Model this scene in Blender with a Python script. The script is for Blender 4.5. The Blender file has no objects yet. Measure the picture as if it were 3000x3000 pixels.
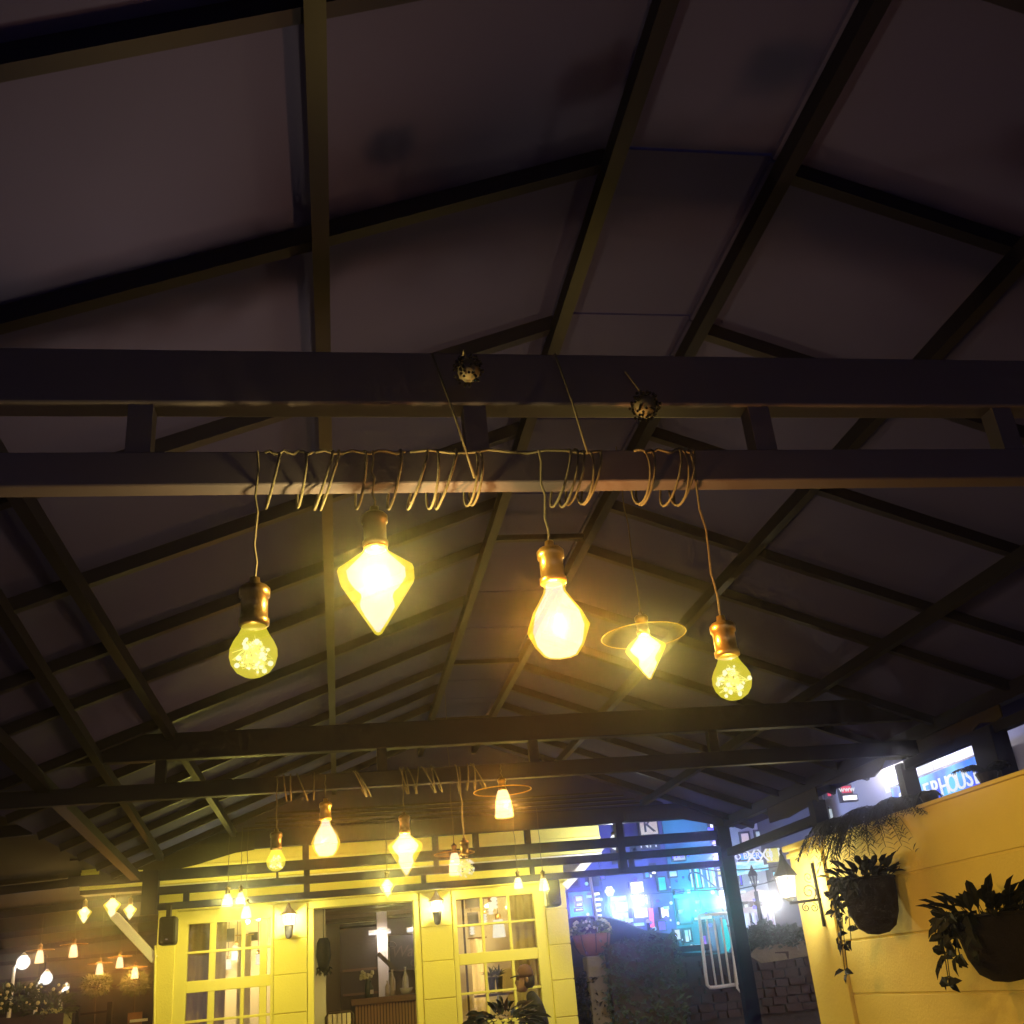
import bpy, math, random
from mathutils import Vector, Matrix

random.seed(7)
sc = bpy.context.scene
COL = sc.collection

# ------------------------------------------------------------------ camera
CAM_H = 1.25
F = 3000.0
def _n(v):
    v = Vector(v); v.normalize(); return v
_up = _n((880 - 1500, -5000 - 1500, F))
_yy = Vector((994 - 1500, 2933 - 1500, F)); _yy -= _up * _yy.dot(_up); _yy.normalize()
_xx = _yy.cross(_up)
if _xx.x < 0: _xx = -_xx
RW = Matrix((_xx, _yy, _up))              # world = RW @ (right, down, forward)
cd = bpy.data.cameras.new('camera'); cam = bpy.data.objects.new('camera', cd); COL.objects.link(cam)
cd.sensor_width = 36.0; cd.lens = 36.0; cd.clip_start = 0.05; cd.clip_end = 500
_c = Matrix((( RW[0][0], -RW[0][1], -RW[0][2]), (RW[1][0], -RW[1][1], -RW[1][2]), (RW[2][0], -RW[2][1], -RW[2][2])))
cam.matrix_world = Matrix.Translation((0, 0, CAM_H)) @ _c.to_4x4()
sc.camera = cam

def P(px, py, Y=None, X=None, Z=None):
    """point of the place seen at a spot of the photograph, at a known distance (Y), side (X) or height above the lens (Z)"""
    d = RW @ Vector((px - 1500, py - 1500, F))
    k = Y / d.y if Y is not None else (X / d.x if X is not None else Z / d.z)
    d = d * k
    return Vector((d.x, d.y, d.z + CAM_H))
def M(px, Y):                              # metres for a number of photo pixels at distance Y
    return px * Y * 1.07 / F

# ------------------------------------------------------------------ world, night sky
w = bpy.data.worlds.new('World'); sc.world = w; w.use_nodes = True
nt = w.node_tree; nt.nodes.clear()
sky = nt.nodes.new('ShaderNodeTexSky'); sky.sky_type = 'NISHITA'; sky.sun_disc = False
sky.sun_elevation = math.radians(0.5); sky.sun_rotation = math.radians(200)
bg1 = nt.nodes.new('ShaderNodeBackground'); bg1.inputs[1].default_value = 0.008
bg2 = nt.nodes.new('ShaderNodeBackground'); bg2.inputs[0].default_value = (1.0, 0.84, 0.96, 1); bg2.inputs[1].default_value = 0.44
ad = nt.nodes.new('ShaderNodeAddShader'); ow = nt.nodes.new('ShaderNodeOutputWorld')
nt.links.new(sky.outputs[0], bg1.inputs[0]); nt.links.new(bg1.outputs[0], ad.inputs[0])
nt.links.new(bg2.outputs[0], ad.inputs[1]); nt.links.new(ad.outputs[0], ow.inputs[0])

sc.view_settings.view_transform = 'Standard'; sc.view_settings.look = 'None'
sc.view_settings.exposure = 0.0; sc.view_settings.gamma = 1.0; sc.view_settings.use_curve_mapping = False
cy = sc.cycles
cy.use_denoising = True
cy.use_adaptive_sampling = True; cy.adaptive_threshold = 0.03; cy.adaptive_min_samples = 24
try: cy.denoiser = 'OPENIMAGEDENOISE'
except Exception: pass
cy.max_bounces = 4; cy.diffuse_bounces = 2; cy.glossy_bounces = 2; cy.transmission_bounces = 4
cy.transparent_max_bounces = 16; cy.volume_bounces = 0; cy.use_light_tree = True
cy.sample_clamp_indirect = 4.0; cy.sample_clamp_direct = 0.0
cy.caustics_reflective = False; cy.caustics_refractive = False

# ------------------------------------------------------------------ strengths of the lit lamps
E_BULB = 30.0
WARM = (1.0, 0.68, 0.15)
YELLOW = (1.0, 0.86, 0.16)
ORANGE = (1.0, 0.40, 0.06)
HAZE = 0.0060
HAZE_G = 0.975

# ------------------------------------------------------------------ materials
MATS = {}
def mat(name, col, rough=0.6, metal=0.0, var=0.15, scale=6.0, bump=0.0, bscale=40.0, spec=0.5, coord='Object', stretch=None):
    m = bpy.data.materials.new(name); m.use_nodes = True
    n = m.node_tree.nodes; l = m.node_tree.links
    b = n['Principled BSDF']
    b.inputs['Roughness'].default_value = rough; b.inputs['Metallic'].default_value = metal
    b.inputs['Specular IOR Level'].default_value = spec
    tc = n.new('ShaderNodeTexCoord'); mp = n.new('ShaderNodeMapping')
    if stretch: mp.inputs['Scale'].default_value = stretch
    l.new(tc.outputs[coord], mp.inputs[0])
    ns = n.new('ShaderNodeTexNoise'); ns.inputs['Scale'].default_value = scale; ns.inputs['Detail'].default_value = 5
    l.new(mp.outputs[0], ns.inputs['Vector'])
    mx = n.new('ShaderNodeMix'); mx.data_type = 'RGBA'
    mx.inputs[6].default_value = tuple(c * (1 - var) for c in col) + (1,)
    mx.inputs[7].default_value = tuple(min(1, c * (1 + var)) for c in col) + (1,)
    l.new(ns.outputs[0], mx.inputs[0]); l.new(mx.outputs[2], b.inputs['Base Color'])
    if bump:
        n2 = n.new('ShaderNodeTexNoise'); n2.inputs['Scale'].default_value = bscale; n2.inputs['Detail'].default_value = 4
        l.new(mp.outputs[0], n2.inputs['Vector'])
        bp = n.new('ShaderNodeBump'); bp.inputs['Strength'].default_value = bump; bp.inputs['Distance'].default_value = 0.01
        l.new(n2.outputs[0], bp.inputs['Height']); l.new(bp.outputs[0], b.inputs['Normal'])
    MATS[name] = m
    return m
def emit(name, col, strength, alpha=1.0, sample=False):
    """glowing lamp glass or sign face: emission, partly see-through when alpha < 1"""
    m = bpy.data.materials.new(name); m.use_nodes = True
    n = m.node_tree.nodes; l = m.node_tree.links; n.clear()
    o = n.new('ShaderNodeOutputMaterial'); e = n.new('ShaderNodeEmission')
    e.inputs[0].default_value = tuple(col) + (1,); e.inputs[1].default_value = strength
    if alpha < 0:
        t = n.new('ShaderNodeBsdfTransparent'); x = n.new('ShaderNodeAddShader')
        l.new(t.outputs[0], x.inputs[0]); l.new(e.outputs[0], x.inputs[1]); l.new(x.outputs[0], o.inputs[0])
    elif alpha < 1:
        t = n.new('ShaderNodeBsdfTransparent'); x = n.new('ShaderNodeMixShader'); x.inputs[0].default_value = alpha
        l.new(t.outputs[0], x.inputs[1]); l.new(e.outputs[0], x.inputs[2]); l.new(x.outputs[0], o.inputs[0])
    else:
        l.new(e.outputs[0], o.inputs[0])
    if not sample:
        try: m.cycles.emission_sampling = 'NONE'
        except Exception: pass
    MATS[name] = m
    return m
def panel_emit(name, c1, c2, strength, scale=3.0, sample=False):
    """glowing sign face"""
    m = emit(name, c1, strength, 1.0, sample)
    n = m.node_tree.nodes; l = m.node_tree.links
    e = [x for x in n if x.type == 'EMISSION'][0]
    tc = n.new('ShaderNodeTexCoord'); ns = n.new('ShaderNodeTexNoise'); ns.inputs['Scale'].default_value = scale
    rp = n.new('ShaderNodeValToRGB'); rp.color_ramp.elements[0].position = 0.38; rp.color_ramp.elements[1].position = 0.62
    rp.color_ramp.elements[0].color = tuple(c1) + (1,); rp.color_ramp.elements[1].color = tuple(c2) + (1,)
    l.new(tc.outputs['Object'], ns.inputs['Vector']); l.new(ns.outputs[0], rp.inputs[0]); l.new(rp.outputs[0], e.inputs[0])
    return m
def glass(name, tint=(0.96, 0.96, 0.93), refl=0.10, rough=0.02):
    m = bpy.data.materials.new(name); m.use_nodes = True
    n = m.node_tree.nodes; l = m.node_tree.links; n.clear()
    o = n.new('ShaderNodeOutputMaterial'); t = n.new('ShaderNodeBsdfTransparent'); g = n.new('ShaderNodeBsdfGlossy')
    t.inputs[0].default_value = tuple(tint) + (1,); g.inputs['Roughness'].default_value = rough
    fr = n.new('ShaderNodeFresnel'); fr.inputs[0].default_value = 1.45
    mm = n.new('ShaderNodeMath'); mm.operation = 'ADD'; mm.inputs[1].default_value = refl * 0.4
    x = n.new('ShaderNodeMixShader')
    l.new(fr.outputs[0], mm.inputs[0]); l.new(mm.outputs[0], x.inputs[0]); l.new(t.outputs[0], x.inputs[1]); l.new(g.outputs[0], x.inputs[2]); l.new(x.outputs[0], o.inputs[0])
    MATS[name] = m
    return m

mat('roof_sheet', (0.0185, 0.0205, 0.105), 0.75, 0, 0.16, 1.3, 0.0, 12, spec=0.03)
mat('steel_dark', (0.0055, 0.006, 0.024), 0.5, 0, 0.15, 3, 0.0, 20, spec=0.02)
mat('steel_lightened', (0.042, 0.039, 0.070), 0.6, 0, 0.15, 2.5, 0.0, 20, spec=0.04)  # girder steel lightened in colour for missing ambient light
mat('steel_grey', (0.0028, 0.0032, 0.014), 0.45, 0, 0.15, 3, 0.0, 20, spec=0.03)
mat('cream_wall', (0.74, 0.67, 0.155), 0.8, 0, 0.13, 1.7, 0.25, 50)
mat('cream_trim', (0.76, 0.70, 0.18), 0.6, 0, 0.05, 4, 0.05, 60)
mat('ochre_wall', (0.72, 0.60, 0.16), 0.85, 0, 0.17, 1.1, 0.35, 45)
mat('white_paint', (0.80, 0.78, 0.72), 0.5, 0, 0.08, 8, 0.05, 60)
mat('black_plastic', (0.006, 0.005, 0.005), 0.5, 0, 0.2, 20, 0.1, 150, spec=0.15)
mat('iron_black', (0.008, 0.007, 0.007), 0.5, 0.0, 0.3, 20, 0.2, 90, spec=0.2)
mat('brass', (0.42, 0.27, 0.09), 0.3, 0.9, 0.2, 30, 0.08, 60)
mat('bronze_dark', (0.07, 0.045, 0.02), 0.32, 0.8, 0.3, 30, 0.08, 60)
mat('cord_cloth', (0.040, 0.036, 0.032), 0.8, 0, 0.3, 120, 0.5, 300)
mat('cord_dark', (0.03, 0.025, 0.02), 0.6, 0, 0.2, 50)
mat('wood_brown', (0.20, 0.10, 0.055), 0.55, 0, 0.35, 5, 0.2, 30, stretch=(1, 1, 12))
mat('wood_dark', (0.045, 0.025, 0.018), 0.5, 0, 0.35, 5, 0.2, 30)
mat('wood_slat', (0.42, 0.24, 0.14), 0.6, 0, 0.3, 7, 0.2, 30, stretch=(1, 1, 0.15))
mat('curtain', (0.34, 0.23, 0.11), 0.9, 0, 0.25, 8, 0.3, 80)
mat('curtain_pale', (0.62, 0.52, 0.34), 0.9, 0, 0.15, 8, 0.3, 80)
mat('plaster_in', (0.72, 0.64, 0.50), 0.85, 0, 0.10, 3)
mat('plaster_white', (0.80, 0.78, 0.76), 0.85, 0, 0.06, 3)
mat('board_black', (0.016, 0.014, 0.016), 0.7, 0, 0.2, 5)
mat('chalk', (0.12, 0.085, 0.085), 0.9, 0, 0.2, 60)
mat('stone', (0.075, 0.048, 0.04), 0.9, 0, 0.45, 7, 0.8, 25)
mat('stone_dark', (0.07, 0.055, 0.05), 0.95, 0, 0.4, 4, 0.6, 20)
mat('plaster_old', (0.24, 0.20, 0.13), 0.95, 0, 0.4, 6, 0.5, 30)
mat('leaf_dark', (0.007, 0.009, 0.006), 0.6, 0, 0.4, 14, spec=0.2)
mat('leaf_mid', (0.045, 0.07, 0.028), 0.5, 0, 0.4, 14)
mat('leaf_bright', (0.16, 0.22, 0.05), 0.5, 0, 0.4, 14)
mat('flower', (0.75, 0.72, 0.40), 0.7, 0, 0.2, 14)
mat('bark', (0.07, 0.05, 0.035), 0.9, 0, 0.4, 20, 0.6, 50)
mat('soil', (0.03, 0.022, 0.017), 1.0, 0, 0.4, 20)
mat('coir', (0.007, 0.005, 0.004), 1.0, 0, 0.4, 40, 1.0, 90)
mat('terracotta', (0.28, 0.12, 0.06), 0.85, 0, 0.25, 10, 0.3, 50)
mat('paving', (0.26, 0.23, 0.24), 0.85, 0, 0.35, 3, 0.3, 30)
mat('asphalt', (0.05, 0.05, 0.053), 0.85, 0, 0.3, 30, 0.4, 120)
mat('facade_grey', (0.36, 0.35, 0.37), 0.85, 0, 0.15, 1.5, 0.2, 20)
mat('facade_teal', (0.035, 0.20, 0.24), 0.7, 0, 0.2, 2.0, 0.1, 20)
mat('facade_blue', (0.05, 0.05, 0.16), 0.75, 0, 0.25, 1.2, 0.1, 20)
mat('facade_pink', (0.70, 0.58, 0.60), 0.8, 0, 0.12, 2)
mat('facade_dark', (0.022, 0.020, 0.024), 0.85, 0, 0.3, 2)
mat('shutter', (0.10, 0.14, 0.20), 0.6, 0.2, 0.3, 3)
mat('car_paint', (0.012, 0.012, 0.014), 0.22, 0.0, 0.1, 5)
mat('chrome', (0.6, 0.6, 0.62), 0.2, 1.0, 0.05, 5)
mat('rubber', (0.015, 0.015, 0.015), 0.9)
mat('teal_cloth', (0.04, 0.62, 0.60), 0.85, 0, 0.12, 6)
mat('skin', (0.22, 0.12, 0.08), 0.55, 0, 0.08, 12)
mat('cap_brown', (0.085, 0.032, 0.020), 0.85, 0, 0.25, 40, 0.3, 200)
mat('jacket', (0.012, 0.009, 0.009), 0.9, 0, 0.3, 30, 0.4, 150)
mat('trousers', (0.03, 0.03, 0.04), 0.9, 0, 0.3, 30)
mat('hair', (0.02, 0.012, 0.008), 0.6)
mat('chair_cream', (0.66, 0.58, 0.46), 0.6, 0, 0.1, 10)
mat('cloth_dark', (0.012, 0.010, 0.011), 0.85, 0, 0.3, 5, 0.3, 30, spec=0.15)
mat('bead', (0.03, 0.03, 0.034), 0.05, 1.0, 0.1, 10)
mat('grey_lid', (0.12, 0.11, 0.11), 0.6)
mat('bottle', (0.05, 0.07, 0.05), 0.1, 0, 0.2, 5)
mat('ceramic', (0.75, 0.72, 0.68), 0.3)
glass('pane', (0.95, 0.94, 0.90), 0.10)
glass('pane_car', (0.10, 0.10, 0.12), 0.2)
def frosted(name, col, tr=0.5):
    m = bpy.data.materials.new(name); m.use_nodes = True
    n = m.node_tree.nodes; l = m.node_tree.links; n.clear()
    o = n.new('ShaderNodeOutputMaterial'); t = n.new('ShaderNodeBsdfTransparent'); g = n.new('ShaderNodeBsdfTranslucent'); x = n.new('ShaderNodeMixShader')
    g.inputs[0].default_value = tuple(col) + (1,); x.inputs[0].default_value = 1 - tr
    l.new(t.outputs[0], x.inputs[1]); l.new(g.outputs[0], x.inputs[2]); l.new(x.outputs[0], o.inputs[0]); MATS[name] = m
frosted('clear_disc', (0.45, 0.40, 0.16), 0.72)
frosted('disc_rim', (0.80, 0.70, 0.30), 0.2)
emit('glow_core', (0.09, 0.12, 0.27), 1.0, -1)
emit('glow_shell', (0.29, 0.25, 0.014), 1.0, -1)
emit('glow_shell_deep', (0.29, 0.235, 0.010), 1.0, -1)
emit('glow_wire', (0.80, 0.74, 0.20), 1.0)
emit('glow_led', (0.80, 0.78, 0.60), 1.0)
emit('tube_white', (0.80, 0.78, 0.78), 1.3)
emit('lantern_glass', (0.9, 0.87, 0.75), 1.6, 0.55)
emit('spiral_white', (0.85, 0.80, 0.62), 1.4)
emit('lamp_white', (0.80, 0.82, 0.78), 1.5, 0.7)
emit('sign_white', (0.78, 0.78, 0.88), 2.2, 1.0, True)
emit('sign_letters', (0.78, 0.80, 0.82), 1.1)
emit('sign_red', (0.85, 0.05, 0.14), 1.0, 1.0, True)
emit('sign_yellow', (0.80, 0.74, 0.20), 1.0)
emit('neon_blue', (0.08, 0.06, 0.85), 2.2, 1.0, True)
emit('shop_white', (0.74, 0.78, 0.86), 1.0, 1.0, True)
panel_emit('sign_blue', (0.03, 0.05, 0.75), (0.10, 0.45, 0.85), 1.5, 1.3, True)
panel_emit('glow_cyan', (0.15, 0.55, 0.75), (0.62, 0.78, 0.88), 1.3, 2.5)
panel_emit('sign_purple', (0.10, 0.04, 0.80), (0.50, 0.28, 0.85), 1.2, 2.5)
panel_emit('glow_teal', (0.02, 0.58, 0.62), (0.08, 0.72, 0.74), 1.1, 2.0)
panel_emit('sign_paleblue', (0.36, 0.52, 0.66), (0.66, 0.72, 0.78), 0.85, 1.5)
panel_emit('glow_pink', (0.62, 0.50, 0.56), (0.74, 0.70, 0.74), 0.9, 2.5)
emit('red_lamp', (0.9, 0.12, 0.2), 2.0)

# ------------------------------------------------------------------ mesh helpers
ORG = {}
def tag(o, label=None, cat=None, group=None, kind=None):
    if label: o['label'] = label
    if cat: o['category'] = cat
    if group: o['group'] = group
    if kind: o['kind'] = kind
    return o
def thing(name, loc, label, cat, group=None):
    o = bpy.data.objects.new(name, None); COL.objects.link(o); o.location = loc; o.empty_display_size = 0.1
    ORG[o] = Vector(loc)
    return tag(o, label, cat, group)
def link(o, parent, org=None):
    COL.objects.link(o)
    if parent is not None:
        o.parent = parent; ORG[o] = ORG[parent]
    else:
        ORG[o] = Vector(org) if org is not None else Vector((0, 0, 0))
        o.location = ORG[o]
    return o
class MB:
    def __init__(s): s.v = []; s.f = []
    def add(s, vs, fs):
        k = len(s.v); s.v += [Vector(v) for v in vs]; s.f += [tuple(i + k for i in f) for f in fs]; return s
    def frame_box(s, c, ax, ay, az):
        c = Vector(c); vs = [c + ax * i + ay * j + az * k for k in (-1, 1) for j in (-1, 1) for i in (-1, 1)]
        return s.add(vs, [(0, 2, 3, 1), (4, 5, 7, 6), (0, 1, 5, 4), (2, 6, 7, 3), (0, 4, 6, 2), (1, 3, 7, 5)])
    def box(s, c, size, rz=0.0):
        q = Matrix.Rotation(rz, 3, 'Z')
        return s.frame_box(c, q @ Vector((size[0] / 2, 0, 0)), q @ Vector((0, size[1] / 2, 0)), Vector((0, 0, size[2] / 2)))
    def mm(s, a, b):
        a = Vector(a); b = Vector(b); return s.box((a + b) / 2, [abs(q) for q in (b - a)])
    def beam(s, a, b, wd, ht, up=(0, 0, 1)):
        a = Vector(a); b = Vector(b); d = (b - a); L = d.length; d.normalize()
        x = d.cross(Vector(up))
        if x.length < 1e-4: x = d.cross(Vector((0, 1, 0)))
        x.normalize(); y = x.cross(d)
        return s.frame_box((a + b) / 2, x * wd / 2, d * L / 2, y * ht / 2)
    def tube(s, pts, r, n=6, closed=False):
        pts = [Vector(p) for p in pts]; k0 = len(s.v); m = len(pts)
        rr = r if isinstance(r, (list, tuple)) else [r] * m
        prev = None
        for i, p in enumerate(pts):
            a = pts[i - 1] if (i or closed) else p; b = pts[(i + 1) % m] if (i < m - 1 or closed) else p
            d = (b - a)
            if d.length < 1e-9: d = Vector((0, 0, 1))
            d.normalize()
            if prev is None:
                x = d.cross(Vector((0.13, 0.21, 1)))
                if x.length < 1e-3: x = d.cross(Vector((1, 0, 0)))
            else: x = prev - d * prev.dot(d)
            x.normalize(); prev = x; y = d.cross(x)
            for j in range(n):
                t = 2 * math.pi * j / n; s.v.append(p + (x * math.cos(t) + y * math.sin(t)) * rr[i])
        for i in range(m if closed else m - 1):
            i2 = (i + 1) % m
            for j in range(n):
                s.f.append((k0 + i * n + j, k0 + i * n + (j + 1) % n, k0 + i2 * n + (j + 1) % n, k0 + i2 * n + j))
        if not closed:
            s.f.append(tuple(k0 + j for j in range(n))[::-1]); s.f.append(tuple(k0 + (m - 1) * n + j for j in range(n)))
        return s
    def lathe(s, prof, n, o, q=None, turn=0.0, cap=True):
        o = Vector(o); k0 = len(s.v); q = q or Matrix.Identity(3)
        for (r, z) in prof:
            for j in range(n):
                t = 2 * math.pi * j / n + turn; s.v.append(o + q @ Vector((r * math.cos(t), r * math.sin(t), z)))
        for i in range(len(prof) - 1):
            for j in range(n):
                s.f.append((k0 + i * n + j, k0 + i * n + (j + 1) % n, k0 + (i + 1) * n + (j + 1) % n, k0 + (i + 1) * n + j))
        if cap:
            s.f.append(tuple(k0 + j for j in range(n))[::-1]); s.f.append(tuple(k0 + (len(prof) - 1) * n + j for j in range(n)))
        return s
    def prism(s, pts, off):
        pts = [Vector(p) for p in pts]; off = Vector(off); n = len(pts)
        s.add(pts + [p + off for p in pts], [tuple(range(n))[::-1], tuple(range(n, 2 * n))] + [(i, (i + 1) % n, n + (i + 1) % n, n + i) for i in range(n)])
        return s
    def ball(s, c, r, n=8):
        c = Vector(c); m = max(4, n // 2 + 1)
        return s.lathe([(max(1e-4, r * math.sin(math.pi * i / m)), -r * math.cos(math.pi * i / m)) for i in range(m + 1)], n, c)
    def leaf(s, b, d, nrm, L, W, fold=0.25, droop=0.15):
        b = Vector(b); d = _n(d); x = d.cross(Vector(nrm))
        if x.length < 1e-3: x = d.cross(Vector((1, 0.3, 0)))
        x.normalize(); u = x.cross(d)
        mid1 = b + d * L * 0.35; mid2 = b + d * L * 0.72 - u * L * droop * 0.4; tip = b + d * L - u * L * droop
        vs = [b, mid1 + x * W / 2 + u * W * fold, mid1, mid1 - x * W / 2 + u * W * fold, mid2 + x * W * 0.36 + u * W * fold, mid2, mid2 - x * W * 0.36 + u * W * fold, tip]
        return s.add(vs, [(0, 2, 1), (0, 3, 2), (1, 2, 5, 4), (2, 3, 6, 5), (4, 5, 7), (5, 6, 7)])
    def build(s, name, m, parent=None, smooth=False, bevel=0.0, org=None):
        me = bpy.data.meshes.new(name)
        o = bpy.data.objects.new(name, me)
        link(o, parent, org)
        off = ORG[o]
        me.from_pydata([v - off for v in s.v], [], s.f); me.update()
        me.materials.append(MATS[m] if isinstance(m, str) else m)
        if smooth: me.polygons.foreach_set('use_smooth', [True] * len(me.polygons))
        if bevel:
            bm = o.modifiers.new('bevel', 'BEVEL'); bm.width = bevel; bm.segments = 2; bm.limit_method = 'ANGLE'
        return o
def share(o, name, parent, loc=(0, 0, 0), rz=0.0, scale=None):
    c = bpy.data.objects.new(name, o.data); COL.objects.link(c); c.parent = parent; ORG[c] = ORG[parent]
    c.location = Vector(loc) - ORG[parent]; c.rotation_euler[2] = rz
    if scale: c.scale = scale
    return c
def lamp(parent, p, col, energy, radius=0.02, name='point_light'):
    d = bpy.data.lights.new(name, 'POINT'); d.color = col; d.energy = energy; d.shadow_soft_size = radius
    o = bpy.data.objects.new(name, d); COL.objects.link(o)
    o.parent = parent; o.location = Vector(p) - ORG[parent]
    return o
def text(s, name, m, parent, p, size, xdir, updir, extrude=0.01, align='CENTER', shear=0.0):
    c = bpy.data.curves.new(name, 'FONT'); c.body = s; c.size = size; c.extrude = extrude; c.align_x = align; c.align_y = 'CENTER'; c.shear = shear
    c.resolution_u = 3
    o = bpy.data.objects.new(name, c); COL.objects.link(o); o.parent = parent; ORG[o] = ORG[parent]
    x = _n(xdir); u = Vector(updir); u = _n(u - x * u.dot(x)); z = x.cross(u)
    mm = Matrix((x, u, z)).transposed().to_4x4(); mm.translation = Vector(p) - ORG[parent]
    c.materials.append(MATS[m])
    dg = bpy.context.evaluated_depsgraph_get()
    me = bpy.data.meshes.new_from_object(o.evaluated_get(dg)); bpy.data.objects.remove(o); bpy.data.curves.remove(c)
    o = bpy.data.objects.new(name, me); COL.objects.link(o); o.parent = parent; ORG[o] = ORG[parent]; o.matrix_basis = mm
    return o
def rnd(a, b): return random.uniform(a, b)

# ================================================================== SETTING
g = MB().mm((-60, -20, -0.3), (60, 140, 0)).build('ground', 'paving'); tag(g, 'dark paved ground of the terrace yard', kind='structure')
ST = 0.80                                   # the street lies higher than the terrace, behind a stone wall
st = MB().mm((-25, 15.2, 0.004), (60, 120, ST)).build('street', 'asphalt'); tag(st, 'raised asphalt street behind the stone wall', kind='structure')

# ================================================================== TERRACE CANOPY
ZR = 2.45
SL = 0.38
XL, XR = 0.374 * ZR, 0.617 * ZR
def zl(x): return ZR - SL * (XL - x)        # left slope, above lens
def zr(x): return ZR - SL * (x - XR)
G = [2.5, 6.875, 11.25]                     # the three girders
XE, XW = -2.05, 4.35
can = thing('terrace_canopy', (1.2, 6.0, 0), 'dark gabled steel canopy with ribbed roof over the whole terrace', 'canopy')
H = CAM_H
rafters = [-1.0, 0.0, 0.85, 1.69, 2.5, 3.43, 4.3, 5.14, 5.78, 6.7, 7.5, 8.29, 8.95, 9.58, 10.3, 11.0]
ys = [-2.0] + rafters + [11.45]
PUL = [XL, -0.022, -1.045, XE]              # purlins on the left slope
PUR = [XR, 0.946 * ZR, 3.35, XW]
for i in range(len(ys) - 1):
    a, b = ys[i] + 0.006, ys[i + 1] - 0.006
    for x0, x1, zf in ((XE - 0.15, XL, zl), (XR, XW + 0.15, zr)):
        pts = [(x0, a, zf(x0) + H + 0.045), (x1, a, zf(x1) + H + 0.045), (x1, b, zf(x1) + H + 0.045), (x0, b, zf(x0) + H + 0.045)]
        MB().prism(pts, (0, 0, 0.02)).build('roof_panel', 'roof_sheet', can)
    MB().mm((XL - 0.05, a, ZR + H + 0.07), (XR + 0.05, b, ZR + H + 0.09)).build('ridge_cap', 'roof_sheet', can)
for y in rafters:
    MB().beam((XE - 0.12, y, zl(XE - 0.12) + H + 0.012), (XL, y, zl(XL) + H + 0.012), 0.045, 0.06).build('rafter', 'steel_dark', can)
    MB().beam((XR, y, zr(XR) + H + 0.012), (XW + 0.12, y, zr(XW + 0.12) + H + 0.012), 0.045, 0.06).build('rafter', 'steel_dark', can)
for x, wd in ((XL, 0.05), (PUL[1], 0.05), (PUL[2], 0.05)):
    MB().beam((x, -2, zl(x) + H - 0.055), (x, 11.4, zl(x) + H - 0.055), wd, 0.07).build('purlin', 'steel_grey', can)
for x, wd in ((XR, 0.05), (PUR[1], 0.05), (PUR[2], 0.05)):
    MB().beam((x, -2, zr(x) + H - 0.055), (x, 11.4, zr(x) + H - 0.055), wd, 0.07).build('purlin', 'steel_grey', can)
# two splayed purlins over the left eave
MB().beam((-1.33 + 0.022, 3.8, 1.60 + H - 0.03), (-1.70, 10.9, 1.45 + H - 0.03), 0.05, 0.06).build('purlin', 'steel_grey', can)
MB().beam((-1.60, 2.6, 1.49 + H - 0.06), (-1.975, 11.2, 1.35 + H - 0.06), 0.085, 0.07).build('eave_beam', 'steel_grey', can)
MB().beam((XW - 0.12, 0, 1.41 + H), (XW - 0.12, 11.25, 1.41 + H), 0.08, 0.10).build('eave_beam', 'steel_dark', can)
for y in (4.02, 5.5, 8.0, 9.9):
    MB().beam((XL, y, ZR + H - 0.05), (XR, y, ZR + H - 0.05), 0.035, 0.035).build('ridge_tie', 'steel_grey', can)
for k, y in enumerate(G):
    gm = 'steel_lightened' if k == 0 else 'steel_dark'  # nearest girder takes the lightened copy of the steel
    x0 = -4.2 if k < 2 else -2.62
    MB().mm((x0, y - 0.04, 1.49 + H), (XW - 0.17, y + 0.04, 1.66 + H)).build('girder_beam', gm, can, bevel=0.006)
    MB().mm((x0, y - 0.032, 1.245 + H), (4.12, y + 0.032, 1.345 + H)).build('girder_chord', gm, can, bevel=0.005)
    strut = {0: [-0.50, 0.40, 1.25, 2.05], 1: [-1.1, 0.3, 1.32, 2.6], 2: [-2.3, -0.32, 1.02, 1.45, 2.01]}[k]
    for x in strut:
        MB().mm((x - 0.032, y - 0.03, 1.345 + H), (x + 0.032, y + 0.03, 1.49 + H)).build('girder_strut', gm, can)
y = G[2]
for z0, z1, n in ((1.11, 1.185, 'girder_chord'), (0.965, 1.03, 'girder_chord')):
    MB().mm((-1.80, y - 0.032, z0 + H), (4.12, y + 0.032, z1 + H)).build(n, 'steel_dark', can, bevel=0.005)
for x, wd, z0, z1 in ((-0.604, 0.022, 1.185, 1.245), (-0.31, 0.06, 1.03, 1.11), (-0.31, 0.06, 1.185, 1.245), (-1.49, 0.055, 1.03, 1.11), (1.02, 0.05, 1.185, 1.245), (0.88, 0.05, 1.03, 1.11), (2.01, 0.02, 1.185, 1.245), (2.03, 0.045, 1.03, 1.11), (3.12, 0.05, 1.03, 1.11)):
    MB().mm((x - wd / 2, y - 0.03, z0 + H), (x + wd / 2, y + 0.03, z1 + H)).build('girder_strut', 'steel_dark', can)
MB().mm((-1.91, y - 0.06, 0.93 + H), (-1.76, y + 0.06, 1.49 + H)).build('post', 'steel_dark', can)
MB().mm((2.98, y - 0.05, 1.0 + H), (3.06, y + 0.05, 1.49 + H)).build('post', 'steel_dark', can)
MB().mm((4.12, y - 0.06, 0), (4.26, y + 0.06, 1.49 + H)).build('post', 'steel_dark', can)
for yy, wd in ((8.85, 0.11), (7.25, 0.09), (6.15, 0.24), (2.5, 0.12)):
    MB().mm((4.16, yy - wd / 2, 0), (4.28, yy + wd / 2, 1.25 + H)).build('post', 'steel_dark', can)
MB().mm((4.185, 8.9, 1.06 + H), (4.255, 11.19, 1.14 + H)).build('side_rail', 'steel_dark', can)
MB().mm((4.185, 0.2, 1.20 + H), (4.255, 7.2, 1.265 + H)).build('side_rail', 'steel_dark', can)
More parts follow.
